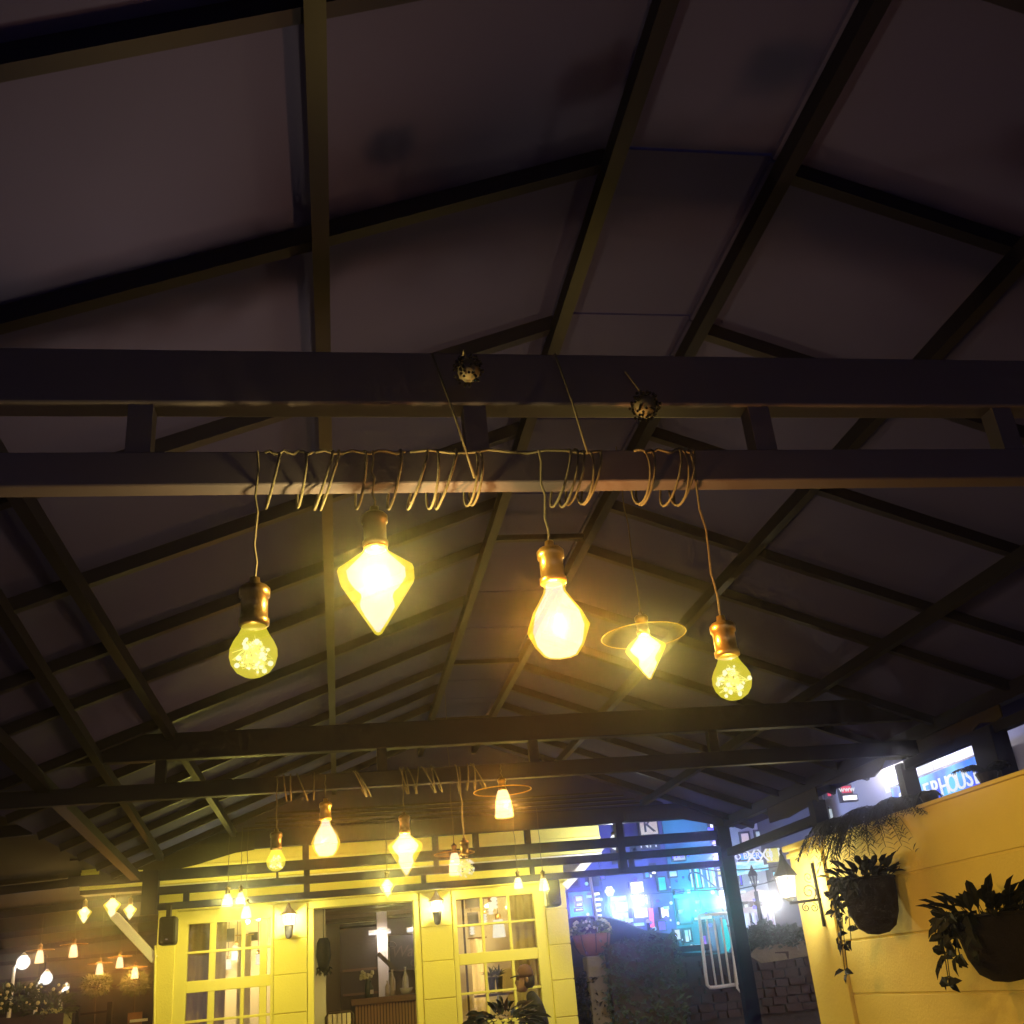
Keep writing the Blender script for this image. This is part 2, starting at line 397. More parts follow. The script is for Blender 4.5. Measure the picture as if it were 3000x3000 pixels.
# slatted gable end above the last girder
gz = 1.66
MB().prism([(-1.2, 11.36, gz + 0.005 + H), (3.6, 11.36, gz + 0.005 + H), (3.6, 11.36, zr(3.6) + 0.042 + H), (XR, 11.36, ZR + H + 0.042), (XL, 11.36, ZR + H + 0.042), (-1.2, 11.36, zl(-1.2) + 0.042 + H)], (0, 0.03, 0)).build('gable_sheet', 'roof_sheet', can)
for z in (1.70, 1.745, 1.79, 1.835):
    xa_ = XL - (ZR - z) / SL + 0.1; xb_ = XR + (ZR - z) / SL - 0.1
    MB().mm((max(-1.2, xa_), 11.315, z + H), (min(3.4, xb_), 11.345, z + H + 0.016)).build('gable_slat', 'steel_grey', can)
# dark cloth valances sagging from the beams
def valance(pts_px, top_z, Y=None, X=None, name='valance'):
    pts = [P(a, b, Y=Y, X=X) for a, b in pts_px]
    up = [Vector((p.x, p.y, top_z)) for p in reversed(pts)]
    off = (0, 0.012, 0) if Y is not None else (0.012, 0, 0)
    MB().prism(pts + up, off).build(name, 'cloth_dark', can)
valance([(395, 2548), (460, 2549), (530, 2544), (580, 2532), (640, 2513), (690, 2498), (745, 2489)], 1.56 + H, Y=11.17)
valance([(1830, 2405), (1890, 2398), (1950, 2394), (2000, 2400), (2060, 2410), (2110, 2420), (2150, 2424)], 1.60 + H, Y=11.17)
valance([(2255, 2412), (2285, 2402), (2310, 2395), (2335, 2380), (2365, 2364), (2390, 2361), (2396, 2345)], 1.45 + H, X=4.20)
valance([(2410, 2302), (2470, 2292), (2520, 2284), (2560, 2276), (2578, 2255), (2590, 2228), (2640, 2225), (2662, 2212), (2700, 2205), (2770, 2196), (2775, 2170), (2815, 2165), (2850, 2140), (2870, 2118), (2915, 2115), (2935, 2100)], 1.45 + H, X=4.20)

# ================================================================== CAFE BUILDING
FY = 12.25
caf = thing('cafe_building', (0.33, FY, 0), 'cream cafe front with glazed windows glowing yellow under the canopy', 'cafe')
BL, BR = -1.905, 2.575
def fblock(x0, x1, z0, z1, m='cream_wall', name='wall_block', d=0.10, y=FY, bev=0.006):
    return MB().mm((x0, y, z0 + H), (x1, y + d, z1 + H)).build(name, m, caf, bevel=bev)
# wall bodies
fblock(BL, -1.715, -H, 1.03, name='wall_block', d=0.3)
fblock(BL, BR, 1.075, 1.95, name='upper_wall', d=0.3)
fblock(BL - 0.02, BR + 0.02, 1.03, 1.075, 'cream_trim', 'cornice', d=0.36, y=FY - 0.06)
fblock(BL - 0.01, BR + 0.01, 1.40, 1.43, 'cream_trim', 'cornice', d=0.34, y=FY - 0.04)
cuts = [1.024, 0.655, 0.305, -0.07, -0.44, -0.81, -H]
for xa, xb in ((-0.69, -0.335), (0.902, 1.255)):
    for z1, z0 in zip(cuts[:-1], cuts[1:]):
        fblock(xa + 0.003, xb - 0.003, z0 + 0.004, z1 - 0.004, d=0.28)
    fblock(xa + 0.001, xb - 0.001, -H, 1.024, d=0.2, y=FY + 0.012, bev=0, name='wall_core')
cuts2 = [1.024, 0.735, 0.36, 0.0, -0.37, -0.74, -H]
for z1, z0 in zip(cuts2[:-1], cuts2[1:]):
    fblock(2.325, BR, z0 + 0.004, z1 - 0.004, d=0.28)
fblock(2.327, BR - 0.012, -H, 1.024, d=0.2, y=FY + 0.012, bev=0, name='wall_core')
# side walls
MB().mm((BL, FY + 0.3, 0), (BL + 0.15, 17, 1.95 + H)).build('side_wall', 'cream_wall', caf)
MB().mm((BR - 0.15, FY + 0.3, 0), (BR, 17, 1.95 + H)).build('side_wall', 'cream_wall', caf)
MB().mm((BL + 0.15, 16.8, 0), (BR - 0.15, 17, 1.95 + H)).build('back_wall', 'plaster_in', caf)
MB().mm((BL + 0.15, FY + 0.31, 0.005), (BR - 0.15, 16.8, 0.05)).build('floor', 'wood_brown', caf)
MB().mm((BL + 0.15, FY + 0.31, 1.12 + H), (BR - 0.15, 16.8, 1.2 + H)).build('ceiling', 'wood_brown', caf)
for yy in (12.9, 13.7, 14.5, 15.3, 16.1):
    MB().mm((BL + 0.15, yy, 1.02 + H), (BR - 0.15, yy + 0.09, 1.12 + H)).build('ceiling_beam', 'wood_brown', caf)
# wide eave with fascia and white diagonal brackets
fblock(-2.70, 3.02, 1.30, 1.48, 'cream_trim', 'fascia', d=0.04, y=FY - 0.16)
fblock(-2.70, 3.02, 1.48, 1.66, 'cream_wall', 'fascia', d=0.04, y=FY - 0.13)
MB().mm((-2.70, FY - 0.12, 1.255 + H), (BL, FY + 0.1, 1.295 + H)).build('eave_soffit', 'wood_dark', caf)  # left soffit coloured dark for the shade under this eave
MB().mm((BR, FY - 0.12, 1.255 + H), (3.02, 17.0, 1.295 + H)).build('eave_soffit', 'white_paint', caf)
MB().mm((BL, FY - 0.12, 1.255 + H), (BR, FY, 1.295 + H)).build('eave_soffit', 'white_paint', caf)
MB().prism([(-2.75, FY - 0.2, 1.67 + H), (3.07, FY - 0.2, 1.67 + H), (3.07, 17.2, 3.0 + H), (-2.75, 17.2, 3.0 + H)], (0, 0, 0.08)).build('roof', 'facade_dark', caf)
for a, b in (((455, 2812), (335, 2682)), ((1652, 2600), (1768, 2470))):
    MB().beam(P(*a, Y=FY + 0.05), P(*b, Y=FY + 0.05), 0.09, 0.11, up=(0, 1, 0)).build('eave_bracket', 'white_paint', caf, bevel=0.008)
MB().tube([P(455, 2770, Y=FY - 0.03), P(452, 3000, Y=FY - 0.03), (BL, FY - 0.03, 0.02)], 0.012, 6).build('drain_pipe', 'cream_trim', caf)
# windows
def window(x0, x1, cols, rows, fr, lab):
    wn = MB()
    z0w, z1w = -H + 0.25, 1.02
    wn.mm((fr[0], FY + 0.02, z0w + H), (x0, FY + 0.12, z1w + H)); wn.mm((x1, FY + 0.02, z0w + H), (fr[1], FY + 0.12, z1w + H))
    wn.mm((x0, FY + 0.022, rows[0][1] + H), (x1, FY + 0.118, z1w + H))
    win = wn.build('window', 'cream_trim', caf); win['label'] = lab
    MB().mm((fr[0], FY + 0.02, H - H), (fr[1], FY + 0.2, z0w + H)).build('sill', 'cream_wall', win)
    for (a, b), (c, d) in zip(cols[:-1], cols[1:]):
        MB().mm((b, FY + 0.035, z0w + H), (c, FY + 0.10, rows[0][1] + H)).build('mullion', 'cream_trim', win, bevel=0.006)
    for (a, b), (c, d) in zip(rows[:-1], rows[1:]):
        MB().mm((x0, FY + 0.03, d + H), (x1, FY + 0.108, a + H)).build('glazing_bar' if a - d < 0.06 else 'rail', 'cream_trim', win, bevel=0.005)
    for (xa, xb) in cols:
        for (za, zb) in rows:
            MB().mm((xa - 0.004, FY + 0.062, za + H - 0.004), (xb + 0.004, FY + 0.068, zb + H + 0.004)).build('pane', 'pane', win)
    return win
rowsL = [(0.615, 0.890), (0.325, 0.590), (-0.05, 0.212), (-0.33, -0.075), (-1.0, -0.44)]
window(-1.59, -0.722, [(-1.59, -1.367), (-1.300, -1.034), (-0.994, -0.838), (-0.762, -0.722)], rowsL, (-1.715, -0.692), 'left window of small panes with brown curtains')
rowsR = [(0.655, 0.925), (0.355, 0.632), (-0.035, 0.240), (-0.33, -0.06), (-1.0, -0.44)]
window(1.31, 2.20, [(1.31, 1.585), (1.615, 1.895), (1.925, 2.20)], rowsR, (1.258, 2.322), 'right window of small panes with pale curtain')
# door casing
dr = MB().mm((-0.333, FY + 0.02, 0), (-0.265, FY + 0.26, 0.95 + H)).mm((0.832, FY + 0.02, 0), (0.900, FY + 0.26, 0.95 + H)).mm((-0.333, FY + 0.022, 0.952 + H), (0.900, FY + 0.26, 1.026 + H))
dr.build('door_frame', 'cream_trim', caf, bevel=0.006)
# interior partition of the door hall
MB().mm((-0.45, 13.2, 0.05), (-0.15, 13.35, 1.0 + H)).build('partition', 'plaster_white', caf)
MB().mm((1.20, 12.62, 0.05), (1.28, 16.6, 1.1 + H)).build('partition', 'plaster_in', caf)
MB().mm((-0.62, 12.62, 0.05), (-0.54, 16.6, 1.1 + H)).build('partition', 'plaster_in', caf)

MB().mm((BL + 0.16, 14.0, 0.05), (-0.63, 14.1, 1.1 + H)).build('partition', 'plaster_in', caf)
MB().mm((1.29, 14.3, 0.05), (BR - 0.16, 14.4, 1.1 + H)).build('partition', 'plaster_in', caf)
# --- things inside the cafe
def curtain(x0, x1, y, z0, z1, m, lab, cat='curtain', grp='curtains behind the windows'):
    n = max(6, int((x1 - x0) / 0.018)); b = MB(); vs = []
    for i in range(n + 1):
        x = x0 + (x1 - x0) * i / n; dy = 0.028 * math.sin(i * 1.25) + 0.008 * math.sin(i * 3.1)
        vs += [(x, y + dy, z0), (x, y + dy, z1)]
    b.add(vs, [(2 * i, 2 * i + 2, 2 * i + 3, 2 * i + 1) for i in range(n)])
    o = b.build('curtain', m, None, True, org=((x0 + x1) / 2, y, z0)); s = o.modifiers.new('solid', 'SOLIDIFY'); s.thickness = 0.004
    MB().tube([(x0 - 0.03, y, z1 + 0.01), (x1 + 0.03, y, z1 + 0.01)], 0.008, 6).build('curtain_rail', 'brass', o)
    return tag(o, lab, cat, grp)
curtain(-1.66, -1.22, 12.62, 0.06, 0.98 + H, 'curtain', 'brown folded curtain behind the leftmost column of panes')
curtain(-1.10, -0.96, 12.66, 0.06, 0.75 + H, 'curtain_pale', 'narrow pale curtain in the left window beside the middle mullion')
curtain(1.95, 2.36, 12.62, 0.06, 1.0 + H, 'curtain_pale', 'pale folded curtain behind the right column of panes in right window')
curtain(1.60, 1.78, 13.6, 0.06, 0.55 + H, 'curtain_pale', 'pale short curtain deep inside behind the right window')

def interior_lamp(px, py, Y, lab, s=1.0, shade=False):
    p = P(px, py, Y=Y)
    t = thing('pendant_lamp', p, lab, 'lamp', 'spiral lamps hanging inside the cafe')
    MB().tube([p + Vector((0, 0, 0.07 * s)), (p.x, p.y, 1.12 + H)], 0.004, 5).build('cord', 'cord_dark', t)
    MB().lathe([(0.012 * s, 0.05 * s), (0.02 * s, 0.05 * s), (0.02 * s, 0.085 * s), (0.008 * s, 0.09 * s)], 10, p).build('socket', 'brass', t, True)
    if shade:
        MB().lathe([(0.045 * s, -0.06 * s), (0.035 * s, 0.05 * s)], 16, p).build('lamp_shade', 'spiral_white', t, True)
    else:
        pr = []
        for i in range(4):
            z = -0.055 * s + i * 0.028 * s
            pr += [(0.020 * s, z), (0.030 * s, z + 0.008 * s), (0.020 * s, z + 0.018 * s), (0.015 * s, z + 0.023 * s)]
        MB().lathe(pr, 12, p).build('spiral_bulb', 'spiral_white', t, True)
    return t
for i, (px, py, Yd, lab, s, sh) in enumerate([  # spirals by the brown curtain stand in for bulbs reflected in the panes
    (566, 2714, 12.75, 'spiral lamp standing in for a mirrored bulb at the top left pane of the left window', 1.5, 0),
    (597, 2760, 12.8, 'spiral lamp standing in for a mirrored bulb before the brown curtain, upper pane of left window', 1.3, 0),
    (604, 2812, 12.8, 'spiral lamp standing in for a mirrored bulb low before the brown curtain of left window', 1.3, 0),
    (694, 2789, 13.6, 'white shaded lamp in the middle pane of the left window', 1.4, 1),
    (668, 2824, 13.8, 'small dim lamp under the shaded one in left window', 1.0, 1),
    (756, 2810, 13.5, 'spiral lamp in the narrow right panes of the left window', 1.1, 0),
    (1447, 2638, 12.8, 'brightest spiral lamp at the top middle pane of right window', 1.6, 0),
    (1437, 2660, 12.9, 'spiral lamp just below the brightest one in right window', 1.3, 0),
    (1420, 2692, 13.2, 'spiral lamp lowest beside the left mullion of right window', 1.1, 0),
    (1461, 2718, 13.4, 'white shaded lamp over the white bench in right window', 1.8, 1),
    (1383, 2722, 14.2, 'small spiral lamp in the dark pane of right window', 1.2, 0)]):
    t = interior_lamp(px, py, Yd, lab, s, sh)
lamp(bpy.data.objects['pendant_lamp.006'], P(1447, 2650, Y=13.0), (1, 0.80, 0.35), 60, 0.05)
lamp(bpy.data.objects['pendant_lamp.003'], P(694, 2800, Y=13.4), (1, 0.80, 0.38), 36, 0.05)

ct = thing('counter', (0.75, 14.3, 0.05), 'brown slatted bar counter seen through the door', 'counter')
cx0, cx1 = P(1040, 2930, Y=14.2).x, 1.19
MB().mm((cx0 - 0.05, 14.1, 1.18), (cx1, 14.75, 1.255)).build('counter_top', 'wood_brown', ct, bevel=0.01)
MB().mm((cx0, 14.2, 0.05), (cx1, 14.7, 1.18)).build('body', 'wood_dark', ct)
n = 26
for i in range(n):
    x = cx0 + (cx1 - cx0) * (i + 0.5) / n
    MB().mm((x - 0.015, 14.185, 0.06), (x + 0.012, 14.2, 1.175)).build('slat', 'wood_slat', ct)
zc = 1.255
sh = thing('shelf_cabinet', (0.1, 15.6, 0.05), 'dark tall shelf cabinet behind the counter', 'cabinet')
MB().mm((0.02, 15.5, 0.05), (0.62, 15.9, 0.9 + H)).build('body', 'wood_dark', sh)
for z in (0.7, 1.0, 1.3, 1.6):
    MB().mm((0.05, 15.42, z), (0.6, 15.5, z + 0.03)).build('shelf', 'wood_brown', sh)
MB().mm((0.02, 15.40, 0.92 + H), (0.66, 15.9, 0.96 + H)).build('top', 'wood_dark', sh)
col_ = MB().mm((P(1107, 2800, Y=15.0).x, 15.0, 0.05), (P(1137, 2800, Y=15.0).x, 15.2, 1.05 + H)).build('column', 'plaster_white', None, org=(0.6, 15.1, 0.05)); tag(col_, 'white square column behind the counter', 'column')
bb = thing('menu_board', P(1185, 2790, Y=15.3), 'black menu board with chalk script behind the counter', 'board')
b0 = P(1140, 2742, Y=15.3); b1 = P(1228, 2835, Y=15.3)
MB().mm((b0.x, 15.3, b1.z), (b1.x + 0.2, 15.34, b0.z)).build('board', 'board_black', bb)
MB().mm((b0.x - 0.02, 15.295, b1.z - 0.02), (b1.x + 0.22, 15.298, b1.z)).build('frame', 'wood_dark', bb)
text('Wake', 'lettering', 'chalk', bb, P(1198, 2787, Y=15.28), 0.21, (1, 0, 0), (0, 0, 1), 0.003, shear=0.3)
text('C', 'lettering', 'chalk', bb, P(1208, 2822, Y=15.28), 0.12, (1, 0, 0), (0, 0, 1), 0.003, shear=0.3)
MB().tube([P(1148 + 10 * math.sin(a) * 1.2, 2772 + 9 * math.cos(a) - a * 1.2, Y=15.285) for a in [0.5 * i for i in range(14)]], 0.006, 5).build('flourish', 'chalk', bb)
rl = MB().beam(P(1107, 2793, Y=14.6), P(1160, 2843, Y=14.6), 0.05, 0.07, up=(0, 1, 0)).build('stair_rail', 'wood_dark', None, org=(0.7, 14.6, 1.5)); tag(rl, 'dark sloping stair rail beside the white column', 'stair rail')
for i, (a, b_, lab) in enumerate((((1080, 2737), (1145, 2731), 'long white fluorescent tube over the counter'), ((1192, 2728), (1232, 2724), 'second fluorescent tube at the right door edge'))):
    p, q = P(*a, Y=14.9), P(*b_, Y=14.9)
    t = thing('tube_light', (p + q) / 2, lab, 'tube light', 'fluorescent tubes over the counter')
    MB().beam(p + Vector((0, 0, 0.03)), q + Vector((0, 0, 0.03)), 0.05, 0.03).build('batten', 'white_paint', t)
    MB().tube([p, q], 0.014, 8).build('tube', 'tube_white', t)
    lamp(t, (p + q) / 2 + Vector((0, -0.05, -0.06)), (1, 0.82, 0.68), 5, 0.06)
hb = thing('hanging_basket', P(948, 2740, Y=13.0), 'dark hanging basket with trailing plant just inside the door', 'plant')
c = P(948, 2795, Y=13.0)
MB().lathe([(0.02, -0.19), (0.06, -0.14), (0.085, -0.02), (0.075, 0.12), (0.05, 0.17)], 12, c).build('basket', 'cloth_dark', hb, True)
MB().tube([c + Vector((0, 0, 0.17)), (c.x, c.y, 1.1 + H)], 0.005, 5).build('cord', 'cord_dark', hb)
lf = MB()
for i in range(60):
    d = Vector((rnd(-1, 1), rnd(-1, 1), rnd(-1.2, 0.1))); lf.leaf(c + Vector((rnd(-.06, .06), rnd(-.06, .06), -0.16 + rnd(-.03, .03))), d, (0, 0, 1), 0.06, 0.03)
lf.build('foliage', 'leaf_dark', hb)
def bottle(px, py, Y, h, lab, m='bottle'):
    p = P(px, py, Y=Y); p.z = zc + 0.001
    o = MB().lathe([(0.001, 0), (0.035, 0), (0.035, h * 0.6), (0.012, h * 0.78), (0.012, h * 0.95), (0.016, h * 0.96), (0.016, h)], 12, p).build('bottle', m, None, True, org=p)
    MB().lathe([(0.0365, h * 0.2), (0.0365, h * 0.45)], 12, p, cap=False).build('paper_label', 'ceramic', o)
    return tag(o, lab, 'bottle', 'bottles on the bar counter')
bottle(1150, 2880, 14.4, 0.30, 'pale bottle on the counter under the stair rail', 'ceramic')
bottle(1188, 2870, 14.4, 0.32, 'tall pale bottle on the counter under the menu board', 'ceramic')
bottle(1136, 2890, 14.5, 0.18, 'short white bottle at the foot of the white column', 'ceramic')
bottle(1085, 2870, 14.5, 0.20, 'small bottle before the dark cabinet')
p = P(1190, 2900, Y=14.35); p.z = zc + 0.001
o = MB().lathe([(0.02, 0), (0.05, 0.005), (0.075, 0.04), (0.085, 0.075), (0.078, 0.075), (0.06, 0.03), (0.01, 0.012)], 16, p).build('bowl', 'ceramic', None, True, org=p); tag(o, 'pale bowl on the right of the bar counter', 'bowl')
fv = thing('flower_vase', P(1078, 2900, Y=14.5), 'vase of white flowers before the dark cabinet', 'flowers'); p = P(1078, 2890, Y=14.5); p.z = zc
MB().lathe([(0.02, 0.001), (0.04, 0.001), (0.045, 0.12), (0.03, 0.2), (0.04, 0.22)], 12, p).build('vase', 'bottle', fv, True)
fl = MB()
for i in range(16): fl.ball(p + Vector((rnd(-.09, .09), rnd(-.06, .06), 0.27 + rnd(-.04, .06))), 0.024, 6)
fl.build('blossoms', 'flower', fv, True)
# cream high chair in the doorway
hc = thing('high_chair', (P(995, 2990, Y=12.9).x, 12.9, 0.05), 'cream slat-backed high chair standing in the doorway', 'chair')
hx = P(995, 2990, Y=12.9).x; ht = P(995, 2965, Y=12.9).z
fr = [(hx - 0.15, 12.9, 0.8), (hx - 0.15, 12.9, ht - 0.04), (hx - 0.12, 12.9, ht), (hx + 0.12, 12.9, ht), (hx + 0.15, 12.9, ht - 0.04), (hx + 0.15, 12.9, 0.8)]
MB().tube(fr, 0.014, 8).build('back_frame', 'wood_dark', hc)
for i in range(5): MB().mm((hx - 0.125 + i * 0.052, 12.895, 0.8), (hx - 0.085 + i * 0.052, 12.91, ht - 0.015)).build('slat', 'chair_cream', hc)
MB().mm((hx - 0.18, 12.72, 0.74), (hx + 0.18, 13.06, 0.79)).build('seat', 'chair_cream', hc, bevel=0.01)
for sx in (-1, 1):
    for yy in (12.75, 13.03): MB().beam((hx + sx * 0.15, yy, 0.74), (hx + sx * 0.18, yy, 0.05), 0.03, 0.03).build('leg', 'wood_dark', hc)
for (px0, py0, px1, py1, Yd, lab) in ((653, 2725, 683, 2755, 13.4, 'small dark picture high in the left window'), (731, 2735, 752, 2752, 13.3, 'tiny dark picture right of the mullion in left window'), (1365, 2634, 1404, 2656, 13.3, 'dark picture at the top left pane of right window'), (1372, 2676, 1400, 2707, 13.3, 'lower dark picture in the left panes of right window'), (1505, 2617, 1560, 2642, 13.0, 'wide black box at the top right pane of right window')):
    a, b = P(px0, py0, Y=Yd), P(px1, py1, Y=Yd)
    t = thing('wall_picture', ((a + b) / 2), lab, 'picture', 'dark pictures inside the cafe')
    MB().mm((a.x, Yd, b.z), (b.x, Yd + 0.03, a.z)).build('picture', 'board_black', t); MB().mm((a.x - 0.012, Yd + 0.004, b.z - 0.012), (b.x + 0.012, Yd + 0.026, a.z + 0.012)).build('frame', 'wood_dark', t)
for px, lab in ((1440, 'left of two dark planters standing inside the right window'), (1462, 'right of two dark planters standing inside the right window')):
    p = P(px, 2868, Y=12.75); t = thing('planter', p, lab, 'planter', 'dark planters inside the right window')
    p.z = 1.18
    MB().mm((p.x - 0.2, 12.64, 1.15), (p.x + 0.14, 12.85, 1.175)).build('shelf', 'wood_brown', t)
    MB().lathe([(0.03, 0.0), (0.038, 0.1), (0.045, 0.17), (0.04, 0.17)], 12, p).build('pot', 'black_plastic', t, True)
    lf = MB()
    for i in range(40): lf.leaf(p + Vector((0, 0, 0.17)), (rnd(-1, 1), rnd(-1, 1), rnd(0.1, 1.2)), (0, 0, 1), rnd(.08, .16), 0.025)
    lf.build('foliage', 'leaf_mid', t)
for px, lab in ((1355, 'dark turned post behind the left pane of right window'), (1500, 'dark upright post behind the right mullion of right window')):
    a = P(px, 2640, Y=12.7)
    o = MB().lathe([(0.012, 0.05), (0.012, 0.7), (0.03, 0.85), (0.012, 1.0), (0.014, 2.2)], 10, (a.x, 12.72, 0)).build('turned_post', 'wood_dark', None, True, org=(a.x, 12.72, 0.05)); tag(o, lab, 'post', 'turned posts inside the cafe')

# --- wall lanterns on the facade
def wall_lantern(px, ytop, ybot, lab):
    a, b = P(px, ytop, Y=FY - 0.13), P(px, ybot, Y=FY - 0.13); hgt = a.z - b.z; c = Vector((a.x, FY - 0.13, b.z))
    t = thing('wall_lantern', c, lab, 'lantern', 'lit wall lanterns beside the cafe door')
    s = hgt
    MB().lathe([(0.012 * s / .45, s), (0.02, s * 0.93), (0.03, s * 0.86), (0.06, s * 0.76), (0.088, s * 0.70), (0.095, s * 0.675), (0.07, s * 0.672)], 6, c).build('hood', 'brass', t)
    MB().lathe([(0.050, s * 0.37), (0.066, s * 0.672)], 6, c, cap=False).build('glass', 'lantern_glass', t)
    for j in range(6):
        an = math.pi / 3 * j
        MB().tube([c + Vector((0.052 * math.cos(an), 0.052 * math.sin(an), s * 0.37)), c + Vector((0.068 * math.cos(an), 0.068 * math.sin(an), s * 0.672))], 0.004, 4).build('glazing_bar', 'brass', t)
    MB().lathe([(0.012, 0), (0.03, s * 0.03), (0.044, s * 0.15), (0.052, s * 0.34), (0.06, s * 0.37), (0.05, s * 0.372)], 10, c).build('cup', 'bronze_dark', t, True)
    MB().tube([c + Vector((0, 0.02, s * 0.12)), c + Vector((0, 0.08, s * 0.10)), c + Vector((0, 0.128, s * 0.3))], 0.010, 6).build('bracket', 'bronze_dark', t)
    lamp(t, c + Vector((0, -0.005, s * 0.52)), (1, 0.90, 0.48), 34, 0.02)
wall_lantern(846, 2645, 2750, 'lit brass wall lantern left of the cafe door')
wall_lantern(1277, 2608, 2710, 'lit brass wall lantern right of the cafe door')

# --- loudspeakers
for (a, b, Yd, lab) in (((466, 2686), (513, 2766), 11.0, 'black loudspeaker hanging on the left post'), ((1596, 2575), (1647, 2653), 11.3, 'black loudspeaker by the right corner of the cafe')):
    p, q = P(*a, Y=Yd), P(*b, Y=Yd); t = thing('loudspeaker', ((p + q) / 2), lab, 'speaker', 'loudspeakers on the cafe front')
    MB().mm((p.x, Yd, q.z), (q.x, Yd + 0.18, p.z)).build('cabinet', 'black_plastic', t, bevel=0.025)
    MB().mm((p.x + 0.02, Yd - 0.006, q.z + 0.02), (q.x - 0.02, Yd + 0.004, p.z - 0.02)).build('grille', 'iron_black', t, bevel=0.003)
    MB().box(((p.x + q.x) / 2, Yd - 0.008, q.z + 0.05), (0.022, 0.006, 0.01)).build('badge', 'chrome', t)
    MB().mm((((p.x + q.x) / 2 - 0.02), Yd + 0.02, p.z), ((p.x + q.x) / 2 + 0.02, Yd + 0.12, 0.99 + H if p.z < 0.99 + H else p.z + 0.03)).build('bracket', 'iron_black', t)

# ================================================================== PENDANT LAMPS
LBL = {}
def socket(t, p, s, m='brass'):
    """lamp holder hanging with its lower rim at p"""
    MB().lathe([(0.030 * s, 0), (0.037 * s, 0.004 * s), (0.037 * s, 0.018 * s), (0.033 * s, 0.022 * s), (0.033 * s, 0.075 * s), (0.038 * s, 0.078 * s), (0.038 * s, 0.098 * s), (0.030 * s, 0.106 * s), (0.014 * s, 0.112 * s), (0.012 * s, 0.128 * s)], 20, p).build('socket', m, t, True)
    return p + Vector((0, 0, 0.126 * s))
def drop(t, a, b, r=0.0032, m='cord_cloth'):
    k = 8; pts = [Vector(a).lerp(Vector(b), i / k) + Vector((0.004 * math.sin(2.1 * i), 0.003 * math.sin(1.3 * i), 0)) * (0 < i < k) for i in range(k + 1)]
    MB().tube(pts, r, 6).build('cord', m, t)
def fairy_bulb(p, s, top, lab, grp, loops=(), cordm='cord_cloth', en=1.0, sock='bronze_dark'):
    t = thing('pendant_bulb', p, lab, 'lamp', grp)
    prof = [(0.002, -0.128), (0.022, -0.124), (0.040, -0.113), (0.052, -0.096), (0.0575, -0.076), (0.0565, -0.058), (0.049, -0.040), (0.038, -0.022), (0.031, -0.008), (0.029, 0.003)]
    MB().lathe([(r * s, z * s) for r, z in prof], 24, p).build('bulb_glass', 'glow_shell', t, True)
    c = p + Vector((0, 0, -0.072 * s)); wr = MB(); ld = MB()
    for k in range(8):
        pts = []
        for i in range(13):
            d = Vector((rnd(-1, 1), rnd(-1, 1), rnd(-1, 1.1))); d.normalize(); q = d * rnd(0.030, 0.052) * s
            if q.z > 0.02 * s: q.x *= 0.6; q.y *= 0.6
            pts.append(c + q)
        wr.tube(pts, 0.0009 * s, 4)
        for q in pts[::3]: ld.ball(q, 0.0030 * s + rnd(0, 0.0045) * s, 6)
    wr.build('wire', 'glow_wire', t); ld.build('led_beads', 'glow_led', t, True)
    q = socket(t, p, s, sock); drop(t, q, top, 0.0034 * s if s > .6 else 0.005, cordm)
    lamp(t, c, WARM, E_BULB * 0.16 * en, 0.012)
    return t
def shoulders(prof, s): return [(r * s, z * s) for r, z in prof]
def diamond_bulb(p, s, top, lab, grp, disc=False, cordm='cord_dark', en=1.0, n=8, turn=0.3, sock='bronze_dark', col=WARM):
    t = thing('pendant_bulb', p, lab, 'lamp', grp)
    MB().lathe(shoulders([(0.004, -0.236), (0.010, -0.232), (0.100, -0.088), (0.104, -0.076), (0.100, -0.066), (0.036, -0.016), (0.027, 0.002)], s), n, p, turn=turn).build('bulb_glass', 'glow_shell_deep', t)
    MB().lathe(shoulders([(0.005, -0.228), (0.034, -0.182), (0.046, -0.158), (0.040, -0.134), (0.046, -0.118), (0.058, -0.106), (0.070, -0.090), (0.080, -0.072), (0.034, -0.020), (0.024, -0.002)], s), n, p, turn=turn).build('filament_glow', 'glow_core', t, True)
    MB().lathe(shoulders([(0.030, -0.006), (0.031, 0.004)], s), 16, p).build('collar', 'brass', t, True)
    q = socket(t, p, s * 0.9, sock); drop(t, q, top, 0.003, cordm)
    if disc:
        MB().lathe([(0.02 * s, 0.004), (0.212 * s, -0.012), (0.214 * s, -0.009), (0.212 * s, -0.006), (0.02 * s, 0.010)], 40, p).build('disc_shade', 'clear_disc', t, True); MB().tube([p + Vector((0.214 * s * math.cos(a), 0.214 * s * math.sin(a), -0.009)) for a in [2 * math.pi * i / 40 for i in range(40)]], 0.0022, 5, closed=True).build('disc_rim', 'brass', t)
    lamp(t, p + Vector((0, 0, -0.085 * s)), col, E_BULB * en, 0.025 * s)
    return t
def drop_bulb(p, s, top, lab, grp, cordm='cord_cloth', en=1.0, sock='brass', col=ORANGE, n=10):
    t = thing('pendant_bulb', p, lab, 'lamp', grp)
    pr = [(0.006, -0.196), (0.045, -0.190), (0.066, -0.162), (0.083, -0.122), (0.066, -0.082), (0.046, -0.050), (0.030, -0.022), (0.026, 0.002)]
    MB().lathe(shoulders(pr, s), n, p, turn=0.2).build('bulb_glass', 'glow_shell_deep', t)
    MB().lathe(shoulders([(r * 0.9 if 0.03 < r < 0.075 else r * 0.82, z * 0.985 - 0.001) for r, z in pr], s), n, p, turn=0.2).build('filament_glow', 'glow_core', t, True)
    q = socket(t, p, s * 0.95, sock); drop(t, q, top, 0.0034, cordm)
    lamp(t, p + Vector((0, 0, -0.11 * s)), col, E_BULB * en, 0.025 * s)
    return t
